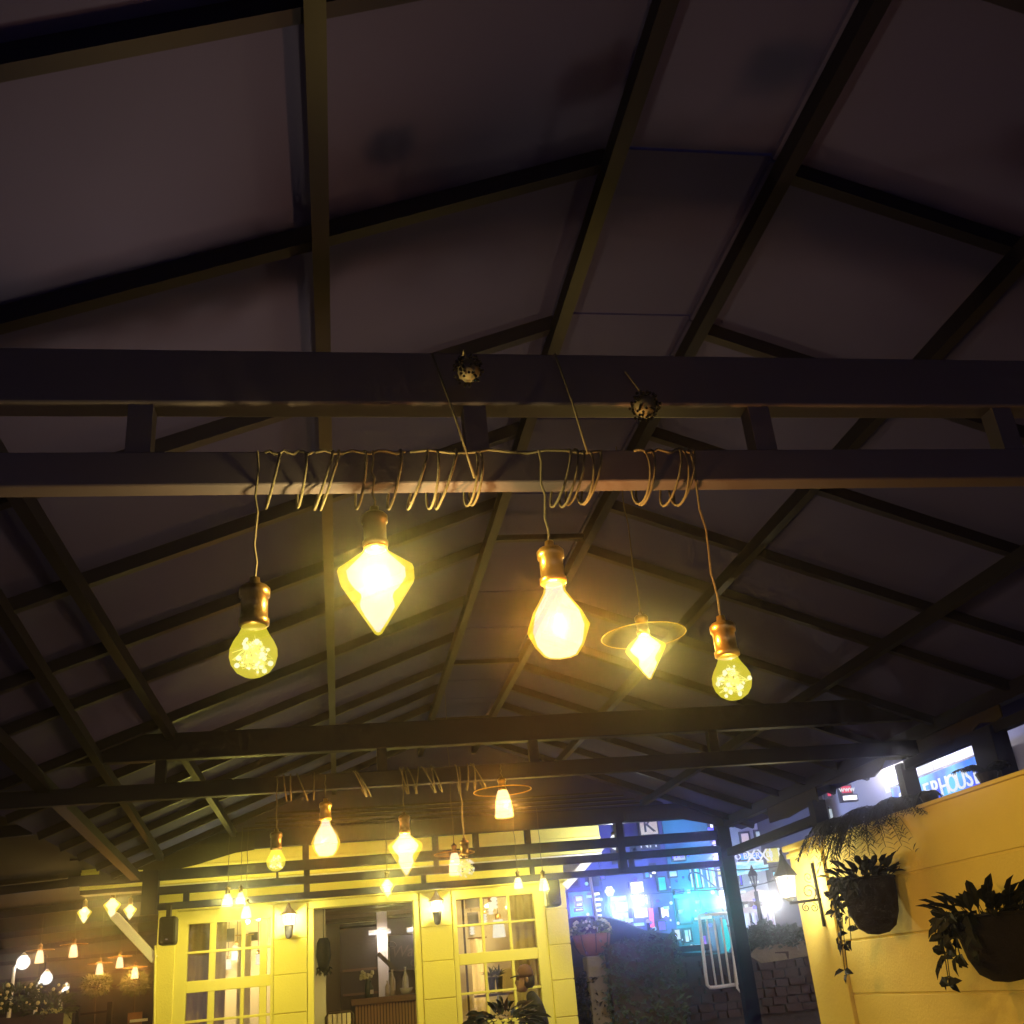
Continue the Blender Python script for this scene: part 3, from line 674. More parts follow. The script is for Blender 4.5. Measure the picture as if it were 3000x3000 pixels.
def jar_bulb(p, s, top, lab, grp, disc=True, en=1.0, col=ORANGE, cordm='cord_dark', tall=1.0):
    t = thing('pendant_bulb', p, lab, 'lamp', grp)
    pr = [(0.004, -0.165 * tall), (0.055, -0.165 * tall), (0.061, -0.158 * tall), (0.052, -0.080 * tall), (0.042, -0.030), (0.030, 0.0)]
    MB().lathe(shoulders(pr, s), 18, p).build('bulb_glass', 'glow_shell_deep', t, True)
    MB().lathe(shoulders([(r * 0.93, z * 0.97) for r, z in pr], s), 18, p).build('filament_glow', 'glow_core', t, True)
    if disc: MB().lathe([(0.02 * s, 0.012), (0.178 * s, -0.006), (0.180 * s, -0.002), (0.178 * s, 0.002), (0.02 * s, 0.018)], 36, p).build('disc_shade', 'clear_disc', t, True); MB().tube([p + Vector((0.180 * s * math.cos(a), 0.180 * s * math.sin(a), -0.002)) for a in [2 * math.pi * i / 36 for i in range(36)]], 0.0035, 5, closed=True).build('disc_rim', 'brass', t)
    q = socket(t, p, s * 0.7, 'bronze_dark'); drop(t, q, top, 0.003, cordm)
    lamp(t, p + Vector((0, 0, -0.09 * s)), col, E_BULB * en, 0.025 * s)
    return t
def coil(t, pxs, Y, tilt=0.0):
    """turns of a lamp's cord thrown around the girder chord"""
    for px in pxs:
        x = P(px, 1380, Y=Y).x; b = []
        zc_ = 1.285 + H; sk = rnd(0.012, 0.05); rz_ = rnd(0.076, 0.088)
        for i in range(25):
            a = 2 * math.pi * i / 24
            b.append((x + sk * math.cos(a) * 0.6 - 0.012 * math.sin(a), Y + 0.058 * math.sin(a), zc_ - 0.012 + rz_ * math.cos(a)))
        MB().tube(b[:-1], 0.0037, 6, closed=True).build('cord_loop', 'cord_cloth', t, True)
    xs_ = [P(px, 1380, Y=Y).x for px in pxs]; x0_, x1_ = min(xs_) - 0.02, max(xs_) + 0.03
    MB().tube([(x0_ + (x1_ - x0_) * i / 10, Y - 0.037, 1.338 + H + 0.006 * math.sin(i * 1.9)) for i in range(11)], 0.0038, 6).build('cord', 'cord_cloth', t, True)
NEAR = 'bulbs hanging from the nearest girder'
YN = G[0]; ztop = 1.335 + H
def topat(p): return Vector((p.x, p.y + 0.0, ztop))
yo = YN - 0.05
p = P(744, 1836, Y=yo); t = fairy_bulb(p, 1.0, topat(p), 'pear bulb filled with fairy lights, leftmost of the near lamps', NEAR); coil(t, (800, 884), YN)
p = P(1100, 1604, Y=yo); t = diamond_bulb(p, 1.0, topat(p), 'large glowing diamond bulb, second of the near lamps from the left', NEAR, en=2.3); coil(t, (948, 966, 1056, 1155), YN)
p = P(1622, 1712, Y=yo); t = drop_bulb(p, 1.0, topat(p), 'large glowing faceted teardrop bulb hanging from a brass socket', NEAR, en=2.3); coil(t, (1222, 1266, 1306, 1378, 1392, 1640, 1664, 1682, 1712, 1730), YN)
p = P(2132, 1926, Y=yo); t = fairy_bulb(p, 0.88, topat(p), 'pear bulb filled with fairy lights, rightmost of the near lamps', NEAR, sock='brass'); coil(t, (1874, 1888, 1962, 1985, 2002), YN)
p = P(1885, 1857, Y=4.3); diamond_bulb(p, 0.90, (p.x, p.y, zr(XR) + H - 0.09), 'small diamond bulb under a wide flat glass disc', NEAR, disc=True, en=2.0)
for a, b in (((1266, 1036), (1390, 1400)), ((1626, 1036), (1722, 1330))):
    o = MB().tube([P(*a, Y=YN - 0.055), P((a[0] + b[0]) / 2 + 4, (a[1] + b[1]) / 2, Y=YN - 0.06), P(*b, Y=YN - 0.06)], 0.0032, 6).build('feed_cord', 'cord_cloth', None, True, org=P(*b, Y=YN))
    tag(o, 'slanting cord running up to the beam ' + ('left of the teardrop bulb' if a[0] < 1500 else 'right of the teardrop bulb'), 'cord', 'feed cords on the nearest girder')
for (px, py, lab) in ((1372, 1085, 'left glittering bead ball on the nearest beam'), (1890, 1190, 'right glittering bead ball on the nearest beam')):
    c = P(px, py, Y=YN - 0.16); t = thing('bead_ball', c, lab, 'ornament', 'bead balls on the nearest beam'); b = MB()
    for i in range(90):
        d = _n((rnd(-1, 1), rnd(-1, 1), rnd(-1, 1))); b.ball(c + d * 0.042 * rnd(0.8, 1.05), 0.0042, 6)
    b.build('beads', 'bead', t, True)
    MB().ball(c, 0.033, 10).build('core', 'board_black', t, True)
    MB().tube([c + Vector((0, 0, 0.033)), c + Vector((0, 0.05, 0.10)), (c.x, YN - 0.041, 1.6 + H)], 0.0025, 5).build('thread', 'cord_dark', t)

MID = 'bulbs hanging from the middle girder'
YM = G[1]; ym = YM - 0.05
p = P(809, 2490, Y=ym); fairy_bulb(p, 1.0, topat(p), 'fairy light pear bulb, leftmost on the middle girder', MID)
p = P(954, 2404, Y=ym); drop_bulb(p, 1.12, topat(p), 'bright orange faceted teardrop bulb on the middle girder', MID, cordm='cord_dark', en=1.3)
p = P(1186, 2440, Y=ym); diamond_bulb(p, 1.12, topat(p), 'bright diamond bulb in the middle of the middle girder', MID, cordm='cord_cloth', en=1.2)
p = P(1472, 2316, Y=ym); jar_bulb(p, 1.06, topat(p), 'glowing jar bulb under a flat disc at right of middle girder', MID, en=1.3)
p = P(1331, 2500, Y=8.1); jar_bulb(p, 0.85, (p.x, p.y, 2.2 + H), 'small jar bulb with dark socket behind the crumpled one', MID, disc=True, en=0.5, tall=1.15)
# crumpled wire ball lamp
p = P(1362, 2506, Y=ym); t = thing('pendant_bulb', p, 'crumpled glittering wire ball lamp on long cord', 'lamp', MID)
wr = MB()
for k in range(7):
    wr.tube([p + Vector((0, 0, -0.075)) + _n((rnd(-1, 1), rnd(-1, 1), rnd(-1, 1))) * rnd(0.035, 0.06) for i in range(12)], 0.0018, 4)
wr.build('wire_ball', 'glow_wire', t)
ld = MB()
for i in range(40): ld.ball(p + Vector((0, 0, -0.075)) + _n((rnd(-1, 1), rnd(-1, 1), rnd(-1, 1))) * 0.055, rnd(0.003, 0.008), 6)
ld.build('led_beads', 'glow_led', t)
q = socket(t, p, 0.85, 'bronze_dark'); drop(t, q, topat(p), 0.005, 'cord_cloth'); lamp(t, p + Vector((0, 0, -0.07)), WARM, E_BULB * 0.15, 0.03)
# cord turns on the middle chord
YG = G[1]
for i, (xs, lab) in enumerate((((835, 852, 885, 920), 'cord turns on the middle girder above the fairy bulb'), ((1054, 1060, 1064), 'tight bunch of cord turns left of the middle diamond bulb'), ((1182, 1190, 1208, 1222, 1256, 1268, 1280), 'row of cord turns right of the middle diamond bulb'), ((1340, 1370, 1390, 1402), 'cord turns on the middle girder left of the jar bulb'))):
    t = thing('cord_coil', (P(xs[0], 2290, Y=YG).x, YG, 1.28 + H), lab, 'cord', 'cord turns on the middle girder')
    for px in xs:
        x = P(px, 2290, Y=YG).x; sk = rnd(-0.05, 0.02)
        b = [(x + sk * math.cos(2 * math.pi * i / 20), YG + 0.055 * math.sin(2 * math.pi * i / 20), 1.275 + H + 0.085 * math.cos(2 * math.pi * i / 20)) for i in range(20)]
        MB().tube(b, 0.0045, 5, closed=True).build('cord_loop', 'cord_cloth', t, True)

FAR = 'bulbs hanging before the cafe front'
YF = 11.05
zt = 1.68 + H
for (px, py, kind, s, en, lab) in (
    (667, 2620, 'jar', 0.95, 0.85, 'left of three small jar bulbs before the left window'),
    (705, 2616, 'jar', 0.82, 0.85, 'middle of three small jar bulbs before the left window'),
    (722, 2655, 'jar', 0.90, 0.85, 'lowest of three small jar bulbs before the left window'),
    (1134, 2575, 'dia', 0.78, 0.85, 'small diamond bulb hanging before the cafe door'),
    (1517, 2572, 'jar', 0.85, 0.85, 'small jar bulb before the right window'),
    (1591, 2574, 'jar', 0.95, 0.85, 'broad jar bulb beside the right loudspeaker')):
    p = P(px, py, Y=YF)
    if kind == 'jar': jar_bulb(p, s, (p.x, p.y, zt), lab, FAR, disc=False, en=en, col=YELLOW, tall=0.75)
    else:
        t = diamond_bulb(p, s, (p.x, p.y, zt), lab, FAR, en=en, col=YELLOW)
# round lamp at the right corner
p = P(1806, 2467, Y=11.6); t = thing('globe_lamp', p, 'round white globe lamp at the right end of the eave', 'lamp')
MB().ball(p, 0.085, 16).build('globe', 'lamp_white', t, True); MB().tube([p + Vector((0, 0, 0.08)), (p.x, p.y, 1.9 + H)], 0.01, 6).build('stem', 'iron_black', t)
MB().lathe([(0.05, 0.075), (0.045, 0.11), (0.015, 0.12)], 12, p).build('cap', 'iron_black', t, True)
lamp(t, p, (0.9, 0.95, 1.0), 120, 0.05)

# ================================================================== RIGHT GARDEN WALL
WX = 4.0
rw = thing('garden_wall', (WX, 6, 0), 'ochre rendered wall with grooved courses along the right side', 'wall')
cz = [0.875, 0.474, 0.085, -0.30, -0.68, -H]
for z1, z0 in zip(cz[:-1], cz[1:]):
    MB().mm((WX, -1.0, z0 + H + 0.006), (WX + 0.14, 8.44, z1 + H - 0.006)).build('course', 'ochre_wall', rw, bevel=0.006)
MB().mm((WX + 0.012, -1.0, 0), (WX + 0.13, 8.44, 0.86 + H)).build('wall_core', 'ochre_wall', rw)
MB().mm((WX - 0.03, -1.0, 0.86 + H), (WX + 0.16, 8.40, 0.885 + H)).build('coping', 'ochre_wall', rw, bevel=0.005)
MB().mm((WX - 0.03, 8.445, 0), (WX + 0.15, 9.09, 0.86 + H)).build('pier', 'ochre_wall', rw, bevel=0.008)
MB().mm((WX - 0.07, 8.42, 0.86 + H), (WX + 0.17, 9.13, 0.91 + H)).build('pier_cap', 'ochre_wall', rw, bevel=0.01)
MB().mm((WX - 0.05, 8.43, 0.80 + H), (WX + 0.16, 9.11, 0.84 + H)).build('pier_moulding', 'ochre_wall', rw, bevel=0.006)

# lantern on a scrolled bracket
lc = P(2310, 2620, Y=8.62); t = thing('scroll_lantern', lc, 'lit iron lantern on scrolled bracket at the end of the ochre wall', 'lantern')
k = M(1, 8.62)
MB().lathe([(0.002, 118 * k), (4 * k, 112 * k), (3 * k, 104 * k), (7 * k, 98 * k), (8 * k, 92 * k), (13 * k, 80 * k), (22 * k, 66 * k), (33 * k, 50 * k), (35 * k, 46 * k), (28 * k, 45 * k)], 6, lc, turn=0.3).build('hood', 'iron_black', t)
MB().lathe([(20 * k, -8 * k), (29 * k, 45 * k)], 6, lc, turn=0.3, cap=False).build('glass', 'lantern_glass', t)
MB().lathe([(4 * k, -18 * k), (14 * k, -12 * k), (21 * k, -8 * k), (18 * k, -6 * k)], 6, lc, turn=0.3).build('base', 'iron_black', t)
for j in range(6):
    a = 2 * math.pi * j / 6 + 0.3
    MB().tube([lc + Vector((20 * k * math.cos(a), 20 * k * math.sin(a), -8 * k)), lc + Vector((29 * k * math.cos(a), 29 * k * math.sin(a), 45 * k))], 0.004, 4).build('glazing_bar', 'iron_black', t)
def spiral(cx, cz_, r0, turns, start, sgn=1, n=26):
    return [Vector((cx + r0 * (1 - 0.8 * i / n) * math.cos(start + sgn * turns * 2 * math.pi * i / n), 8.62, cz_ + r0 * (1 - 0.8 * i / n) * math.sin(start + sgn * turns * 2 * math.pi * i / n))) for i in range(n + 1)]
arm_z = P(2350, 2643, Y=8.62).z; ax0 = P(2333, 2643, Y=8.62).x
MB().beam((ax0 - 0.06, 8.62, arm_z), (WX - 0.03, 8.62, arm_z + 0.01), 0.018, 0.022).build('arm', 'iron_black', t)
MB().beam((WX - 0.045, 8.62, arm_z - 0.2), (WX - 0.045, 8.62, arm_z + 0.3), 0.03, 0.014, up=(1, 0, 0)).build('back_plate', 'iron_black', t)
MB().tube(spiral(WX - 0.12, arm_z + 0.075, 0.068, 1.5, -1.5), 0.005, 5).build('scroll', 'iron_black', t)
MB().tube(spiral(WX - 0.10, arm_z + 0.19, 0.042, 1.4, -1.3, -1), 0.004, 5).build('scroll', 'iron_black', t)
MB().tube(spiral(WX - 0.17, arm_z - 0.045, 0.035, 1.4, 1.6), 0.0045, 5).build('scroll', 'iron_black', t)
MB().tube(spiral(WX - 0.10, arm_z - 0.05, 0.038, 1.4, 1.6, -1), 0.0045, 5).build('scroll', 'iron_black', t)
MB().tube([(ax0 - 0.055, 8.62, arm_z), (lc.x + 0.03, 8.62, arm_z - 0.0), (lc.x, 8.62, lc.z - 16 * k)], 0.009, 6).build('arm', 'iron_black', t)
lamp(t, lc + Vector((0, 0, 16 * k)), (1, 0.88, 0.55), 68, 0.03)

def clump(n, c, ext, L, W, m, parent, name='foliage', up=0.2, kind=None):
    b = MB(); c = Vector(c)
    for i in range(n):
        d = _n((rnd(-1, 1), rnd(-1, 1), rnd(-1, 1))); r = rnd(0.55, 1.0)
        q = c + Vector((d.x * ext[0], d.y * ext[1], d.z * ext[2])) * r
        b.leaf(q, d + Vector((rnd(-.5, .5), rnd(-.5, .5), rnd(-.5, .5) + up)), (rnd(-1, 1), rnd(-1, 1), 1), L * rnd(.7, 1.3), W * rnd(.7, 1.2))
    o = b.build(name, m, parent)
    if kind: o['kind'] = kind
    return o
# hanging planters on the wall
def wall_planter(cx_px, cy_px, X, rad, hgt, nleaf, L, lab, trail):
    c = P(cx_px, cy_px, X=X); t = thing('wall_planter', c, lab, 'planter', 'dark planters hung on the ochre wall')
    pr = [(0.05 * rad, -0.56 * hgt), (0.40 * rad, -0.53 * hgt), (0.70 * rad, -0.42 * hgt), (0.90 * rad, -0.18 * hgt), (0.99 * rad, 0.12 * hgt), (1.0 * rad, 0.42 * hgt), (0.97 * rad, 0.46 * hgt)]
    MB().lathe(pr, 24, c).build('basket', 'coir', t, True)
    MB().lathe([(0.96 * rad, 0.38 * hgt), (0.3 * rad, 0.46 * hgt)], 20, c).build('soil', 'soil', t)
    MB().tube([c + Vector((1.02 * rad * math.cos(a), 1.02 * rad * math.sin(a), 0.43 * hgt)) for a in [2 * math.pi * i / 24 for i in range(24)]], 0.008, 6, closed=True).build('rim', 'iron_black', t)
    MB().beam(c + Vector((rad * 0.98, 0, 0.2 * hgt)), Vector((WX + 0.0, c.y, c.z + 0.2 * hgt)), 0.03, 0.02).build('hook', 'iron_black', t)
    for i in range(nleaf):
        a = rnd(0, 2 * math.pi); r = rad * rnd(0.2, 1.02)
        b0 = c + Vector((r * math.cos(a), r * math.sin(a), 0.42 * hgt)); d = Vector((math.cos(a) * rnd(.3, 1.2), math.sin(a) * rnd(.3, 1.2), rnd(0.15, 1.3)))
        b1 = b0 + d * L * rnd(.2, .7)
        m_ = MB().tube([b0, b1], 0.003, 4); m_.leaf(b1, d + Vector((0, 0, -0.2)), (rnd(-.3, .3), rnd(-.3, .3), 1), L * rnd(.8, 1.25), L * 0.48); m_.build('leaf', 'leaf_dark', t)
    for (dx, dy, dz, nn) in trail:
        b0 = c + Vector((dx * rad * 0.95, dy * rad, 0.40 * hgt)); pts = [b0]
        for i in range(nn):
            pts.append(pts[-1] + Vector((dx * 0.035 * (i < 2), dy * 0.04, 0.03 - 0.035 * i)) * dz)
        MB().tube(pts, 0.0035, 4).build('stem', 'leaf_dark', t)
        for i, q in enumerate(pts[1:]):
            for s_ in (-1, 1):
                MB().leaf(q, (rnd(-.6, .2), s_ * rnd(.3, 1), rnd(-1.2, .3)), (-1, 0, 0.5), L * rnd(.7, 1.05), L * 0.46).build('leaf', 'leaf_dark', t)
    return t
wall_planter(2555, 2645, 3.80, 0.19, 0.38, 70, 0.11, 'round dark wall planter near the lantern with trailing leaves', [(-0.5, 0.9, 1.0, 6), (-0.2, 1.0, 1.15, 7), (-0.7, 0.7, 0.9, 5), (0.1, 1.0, 1.0, 5), (-0.35, 0.95, 1.1, 7), (0.0, 1.0, 1.1, 6), (-0.9, 0.4, 0.7, 4), (-1.0, 0.0, 0.7, 4), (-0.8, -0.5, 0.7, 4), (-0.5, 0.8, 0.9, 6), (0.2, 1.0, 0.9, 6), (-0.9, 0.2, 0.8, 5)])
wall_planter(2930, 2765, 3.76, 0.215, 0.36, 80, 0.13, 'big dark leafy wall planter at the right edge of the picture', [(-0.6, 0.8, 0.9, 4), (-0.2, 1.0, 0.95, 5), (0.0, 1.0, 0.7, 3), (-0.9, 0.4, 0.9, 5), (-1.0, 0.0, 0.9, 5), (-0.9, -0.4, 0.9, 5), (-0.8, 0.6, 1.0, 6), (-0.5, 0.95, 0.85, 6)])
# feathery ferns on the coping
def fern(px, py, X, s, n, lab, hang=0.8):
    c = P(px, py, X=X); c.z = 0.885 + H + 0.02
    t = thing('fern', c, lab, 'fern', 'feathery ferns on the ochre wall')
    MB().lathe([(0.05, -0.0), (0.07, 0.06), (0.06, 0.07)], 12, c - Vector((0, 0, 0.02))).build('pot', 'iron_black', t)
    for i in range(n):
        a = rnd(0, 2 * math.pi); ln = s * rnd(.6, 1.1); d = Vector((math.cos(a) * (0.8 if math.cos(a) < 0 else 0.5), math.sin(a), 0)); b = MB(); pts = []
        for k in range(8):
            u = k / 7; pts.append(c + Vector((0, 0, 0.05)) + d * ln * u + Vector((0, 0, ln * (0.5 * u - hang * u * u))))
        b.tube(pts, 0.002, 4)
        for k in range(1, 8):
            for sgn in (-1, 1):
                for m_ in range(3):
                    q = pts[k].lerp(pts[k - 1], m_ / 3)
                    b.leaf(q, d.cross(Vector((0, 0, 1))) * sgn + d * 0.5 + Vector((0, 0, -0.5 + rnd(-.3, .3))), (0, 0, 1), ln * 0.16, 0.010)
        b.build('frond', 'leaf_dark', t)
fern(2470, 2430, 3.97, 0.42, 44, 'feathery fern nearest the lantern on the wall top', 1.0)
fern(2560, 2410, 3.98, 0.50, 54, 'large feathery fern above the round wall planter', 1.15)
fern(2640, 2390, 3.99, 0.36, 36, 'feathery fern right of the large one on the wall top', 0.9)
fern(2730, 2365, 4.02, 0.14, 12, 'small fern tuft under the long blue lettered sign', 1.0)
fern(2900, 2300, 4.03, 0.22, 18, 'dark fern tuft on the wall top near the picture edge', 0.4)

# ================================================================== STONE WALL, HEDGES, GATE beyond the terrace
SY = 14.0
sw = thing('stone_wall', (5.2, SY, 0), 'rough brown stone retaining wall beyond the terrace', 'wall')
sx0, sx1 = BR + 0.1, 8.2; WT = 1.32
MB().mm((sx0, SY + 0.05, 0), (sx1, SY + 0.5, WT)).build('wall_core', 'stone_dark', sw)
base = [MB().box((0, 0, 0), (1, 1, 1)) for _ in range(4)]
protos = []
for b in base:
    for v in b.v: v += Vector((rnd(-.06, .06), rnd(-.1, .1), rnd(-.07, .07)))
zz = 0.02; row = 0; cnt = 0
while zz < WT - 0.03:
    hh = rnd(0.085, 0.125); x = sx0 + rnd(-0.1, 0.0)
    while x < sx1 - 0.05:
        ww = rnd(0.12, 0.24)
        if zz > 0.55 and cnt < 290:
            m_ = base[cnt % 4]
            if len(protos) < 4:
                me = bpy.data.meshes.new('stone'); me.from_pydata([tuple(v) for v in m_.v], [], m_.f); me.materials.append(MATS['stone']); protos.append(me)
            c = bpy.data.objects.new('stone', protos[cnt % 4]); COL.objects.link(c); c.parent = sw
            c.location = Vector((x + ww / 2, SY + 0.03 + rnd(-.012, .012), zz + hh / 2)) - ORG[sw]; c.scale = (ww * 0.9, 0.09, hh * 0.86)
            cnt += 1
        x += ww
    zz += hh; row += 1
pp = MB()
a, b = P(2200, 2775, Y=SY - 0.03), P(2360, 2815, Y=SY - 0.03)
pts = [P(2196, 2800, Y=SY - 0.03), P(2215, 2776, Y=SY - 0.03), P(2255, 2768, Y=SY - 0.03), P(2300, 2765, Y=SY - 0.03), P(2370, 2752, Y=SY - 0.03), P(2372, 2800, Y=SY - 0.03), P(2300, 2812, Y=SY - 0.03), P(2230, 2822, Y=SY - 0.03)]
MB().prism(pts, (0, 0.03, 0)).build('render_patch', 'plaster_old', sw)
MB().mm((sx0, SY - 0.02, WT), (sx1, SY + 0.55, WT + 0.06)).build('coping', 'stone_dark', sw)
def hedge(x0, x1, y, z0, z1, n, lab, m='leaf_dark', L=0.07, name='hedge'):
    t = thing(name, ((x0 + x1) / 2, y, z0), lab, 'hedge'); b = MB()
    MB().mm((x0 + 0.08, y - 0.1, z0), (x1 - 0.08, y + 0.1, z1 - 0.12)).build('stems', 'bark', t)
    for i in range(n):
        x = rnd(x0, x1); top = z1 - 0.09 + 0.05 * math.sin(x * 7) + 0.04 * math.sin(x * 17)
        q = (x, y + rnd(-.22, .2), rnd(z0, top)); b.leaf(q, (rnd(-1, 1), rnd(-1, .4), rnd(-.3, 1)), (rnd(-1, 1), -1, 1), L * rnd(.7, 1.3), L * .5)
    o = b.build('foliage', m, t); return t
hz = P(2250, 2728, Y=SY + 0.2).z
hedge(P(2185, 2750, Y=SY).x, P(2400, 2750, Y=SY).x, SY + 0.15, WT + 0.06, hz + 0.12, 2600, 'dark clipped hedge on the stone wall below the lit shops', m='leaf_mid')
hedge(P(1760, 2780, Y=13.2).x, P(1990, 2780, Y=13.2).x, 13.3, 0.4, P(1860, 2740, Y=13.2).z + 0.04, 2600, 'dark loose bush before the street left of the white gate', m='leaf_mid')
hedge(P(1690, 2800, Y=13.3).x, P(1790, 2900, Y=13.3).x, 13.5, 0.3, P(1740, 2838, Y=13.3).z, 1200, 'low dark bush under the wooden flower planter')
# wooden planter with yellow flowers
c = P(1732, 2738, Y=13.4); t = thing('flower_planter', c, 'half-round wooden planter of yellow flowers beside the cafe corner', 'planter')
r = M(50, 13.4); hh = M(52, 13.4)
MB().lathe([(0.3 * r, -hh), (0.65 * r, -0.85 * hh), (0.88 * r, -0.5 * hh), (r, 0), (0.94 * r, 0.0)], 22, c).build('tub', 'terracotta', t, True)
for i in range(8):
    a = 2 * math.pi * i / 8
    MB().tube([c + Vector((x_ * r * math.cos(a), x_ * r * math.sin(a), z_ * hh)) for x_, z_ in ((0.68, -0.85), (0.9, -0.5), (1.01, 0.0))], 0.008, 5).build('strap', 'wood_dark', t)
clump(260, c + Vector((0, 0, 0.05)), (r * 1.0, r * 0.9, 0.10), 0.06, 0.035, 'leaf_bright', t)
fl = MB()
for i in range(36):
    d = _n((rnd(-1, 1), rnd(-1, .3), rnd(-.1, 1))); fl.ball(c + Vector((0, 0, 0.05)) + Vector((d.x * r * 1.05, d.y * r, d.z * 0.15)), rnd(.012, .022), 6)
fl.build('blossoms', 'flower', t, True)
MB().mm((c.x - r * 0.5, c.y - 0.12, 0), (c.x + r * 0.5, c.y + 0.12, c.z - hh * 0.98)).build('plinth', 'plaster_old', t, bevel=0.02)
# white gate of bars
gt = thing('white_gate', P(2120, 2890, Y=13.85), 'white tubular metal gate leaning on the stone wall', 'gate')
def bar(a, b, r=0.014): MB().tube([P(*a, Y=13.85), P(*b, Y=13.85)], r, 8).build('bar', 'white_paint', gt, True)
MB().tube([P(2048, 2682, Y=13.85), P(2068, 2860, Y=13.85), P(2072, 2886, Y=13.85), P(2080, 2893, Y=13.85), P(2092, 2893, Y=13.85), P(2158, 2884, Y=13.85)], 0.022, 8).build('frame', 'white_paint', gt, True)
MB().tube([P(2139, 2675, Y=13.85), P(2158, 2884, Y=13.85)], 0.024, 8).build('frame', 'white_paint', gt, True)
MB().tube([P(2048, 2682, Y=13.85), P(2139, 2675, Y=13.85)], 0.02, 8).build('frame', 'white_paint', gt, True)
for a, b in (((2069, 2690), (2098, 2889)), ((2090, 2690), (2119, 2886)), ((2112, 2688), (2140, 2884))): bar(a, b)
g2 = thing('white_gate', P(2175, 2900, Y=13.8), 'narrow white metal gate leaf with an open lower frame', 'gate')
MB().tube([P(2150, 2800, Y=13.8), P(2160, 2895, Y=13.8), P(2168, 2905, Y=13.8), P(2192, 2898, Y=13.8), P(2190, 2880, Y=13.8), P(2165, 2883, Y=13.8)], 0.016, 8).build('frame', 'white_paint', g2, True)
for a, b in (((2166, 2800), (2177, 2880)), ((2176, 2798), (2190, 2880))): MB().tube([P(*a, Y=13.8), P(*b, Y=13.8)], 0.011, 6).build('bar', 'white_paint', g2)
# thin poles
for (a, b, Yd, lab) in (((1727, 2560), (1752, 2715), 14.9, 'thin white pole rising behind the flower planter'), ((1898, 2700), (1918, 2850), 13.9, 'thin grey pole standing in the dark bush')):
    top, bot = P(*a, Y=Yd), P(*b, Y=Yd); t = thing('pole', (bot.x, bot.y, 0), lab, 'pole', 'thin poles by the street')
    MB().tube([(bot.x, Yd, 0.0), bot, top], 0.022, 8).build('shaft', 'white_paint' if a[0] < 1800 else 'steel_grey', t, True); MB().ball(top, 0.03, 8).build('finial', 'white_paint', t)

# ================================================================== THE STREET
# parked car
cY = 15.9
car = thing('parked_car', (P(1760, 2760, Y=cY).x, cY, ST), 'dark car parked behind the flower planter, only its roof showing', 'car')
roof = [(1600, 2718), (1650, 2694), (1700, 2687), (1745, 2686), (1790, 2691), (1830, 2703), (1865, 2718), (1885, 2724)]
low = [(1985, 2738), (1985, 2790), (1600, 2800)]
pts = [P(a, b, Y=cY) for a, b in roof + low]
zf = ST + 0.28
b = MB(); b.prism(pts[:-2] + [Vector((pts[-2].x, cY, zf)), Vector((pts[-1].x, cY, zf))], (0, 1.6, 0)); b.build('body', 'car_paint', car, bevel=0.04)
wn = [P(x, y_, Y=cY - 0.012) for x, y_ in ((1620, 2722), (1655, 2704), (1700, 2697), (1745, 2697), (1788, 2703), (1836, 2720), (1822, 2730), (1620, 2745))]
MB().prism(wn, (0, 0.02, 0)).build('side_window', 'pane_car', car)
MB().tube([P(x, y_ - 1, Y=cY - 0.02) for x, y_ in roof], 0.012, 6).build('roof_trim', 'chrome', car, True)
for x in (pts[0].x + 0.35, pts[-3].x - 0.4):
    q = Matrix.Rotation(math.pi / 2, 3, 'X'); w_ = MB().lathe([(0.18, -0.1), (0.30, -0.1), (0.31, 0.0), (0.30, 0.1), (0.18, 0.1)], 20, (x, cY + 0.05, ST + 0.31), q).build('wheel', 'rubber', car, True)
    MB().lathe([(0.02, 0.1), (0.18, 0.105), (0.19, 0.08)], 16, (x, cY + 0.05, ST + 0.31), q).build('rim', 'chrome', w_)
MB().box((pts[-3].x - 0.02, cY + 0.3, ST + 0.62), (0.06, 0.22, 0.10)).build('headlight', 'chrome', car); MB().box((pts[-3].x - 0.02, cY + 1.3, ST + 0.62), (0.06, 0.22, 0.10)).build('headlight', 'chrome', car)

BY = 26.0
def bld(name, x0, x1, z1, m, lab, y=BY, d=5.0, z0=ST):
    t = thing(name, ((x0 + x1) / 2, y, z0), lab, 'building', 'shop houses along the street')
    MB().mm((x0, y, z0), (x1, y + d, z1)).build('wall', m, t)
    MB().mm((x0 - 0.03, y - 0.12, z1), (x1 + 0.03, y + d, z1 + 0.15)).build('parapet', m, t)
    return t
def win(t, a, b, m, Y=BY, frame='facade_dark', name='window', d=0.05):
    p, q = P(*a, Y=Y), P(*b, Y=Y)
    x0, x1, z0, z1 = min(p.x, q.x), max(p.x, q.x), min(p.z, q.z), max(p.z, q.z)
    o = MB().mm((x0, Y - d, z0), (x1, Y + 0.01, z1)).build(name, frame, t)
    MB().mm((x0 + 0.05, Y - d - 0.012, z0 + 0.05), (x1 - 0.05, Y - d + 0.002, z1 - 0.05)).build('pane', m, o)
    return o
xa = lambda px: P(px, 2620, Y=BY).x
b1_ = bld('shop_house', xa(1640), xa(1765), 6.2, 'facade_blue', 'narrow blue-lit shop house right of the cafe corner')
win(b1_, (1655, 2560), (1700, 2600), 'pane_car'); win(b1_, (1712, 2556), (1755, 2596), 'pane_car')
b2_ = bld('shop_house', xa(1768), xa(1968), 8.2, 'facade_blue', 'wide shop house hung with white and blue neon signs')
for (a, b) in (((1788, 2490), (1830, 2530)), ((1845, 2480), (1880, 2520)), ((1790, 2410), (1830, 2450)), ((1900, 2530), (1925, 2570))): win(b2_, a, b, 'pane_car')
b3_ = bld('shop_house', xa(1970), xa(2160), 8.4, 'facade_teal', 'teal shop house behind the white gate')
win(b3_, (1974, 2632), (2030, 2708), 'shutter', name='shutter')
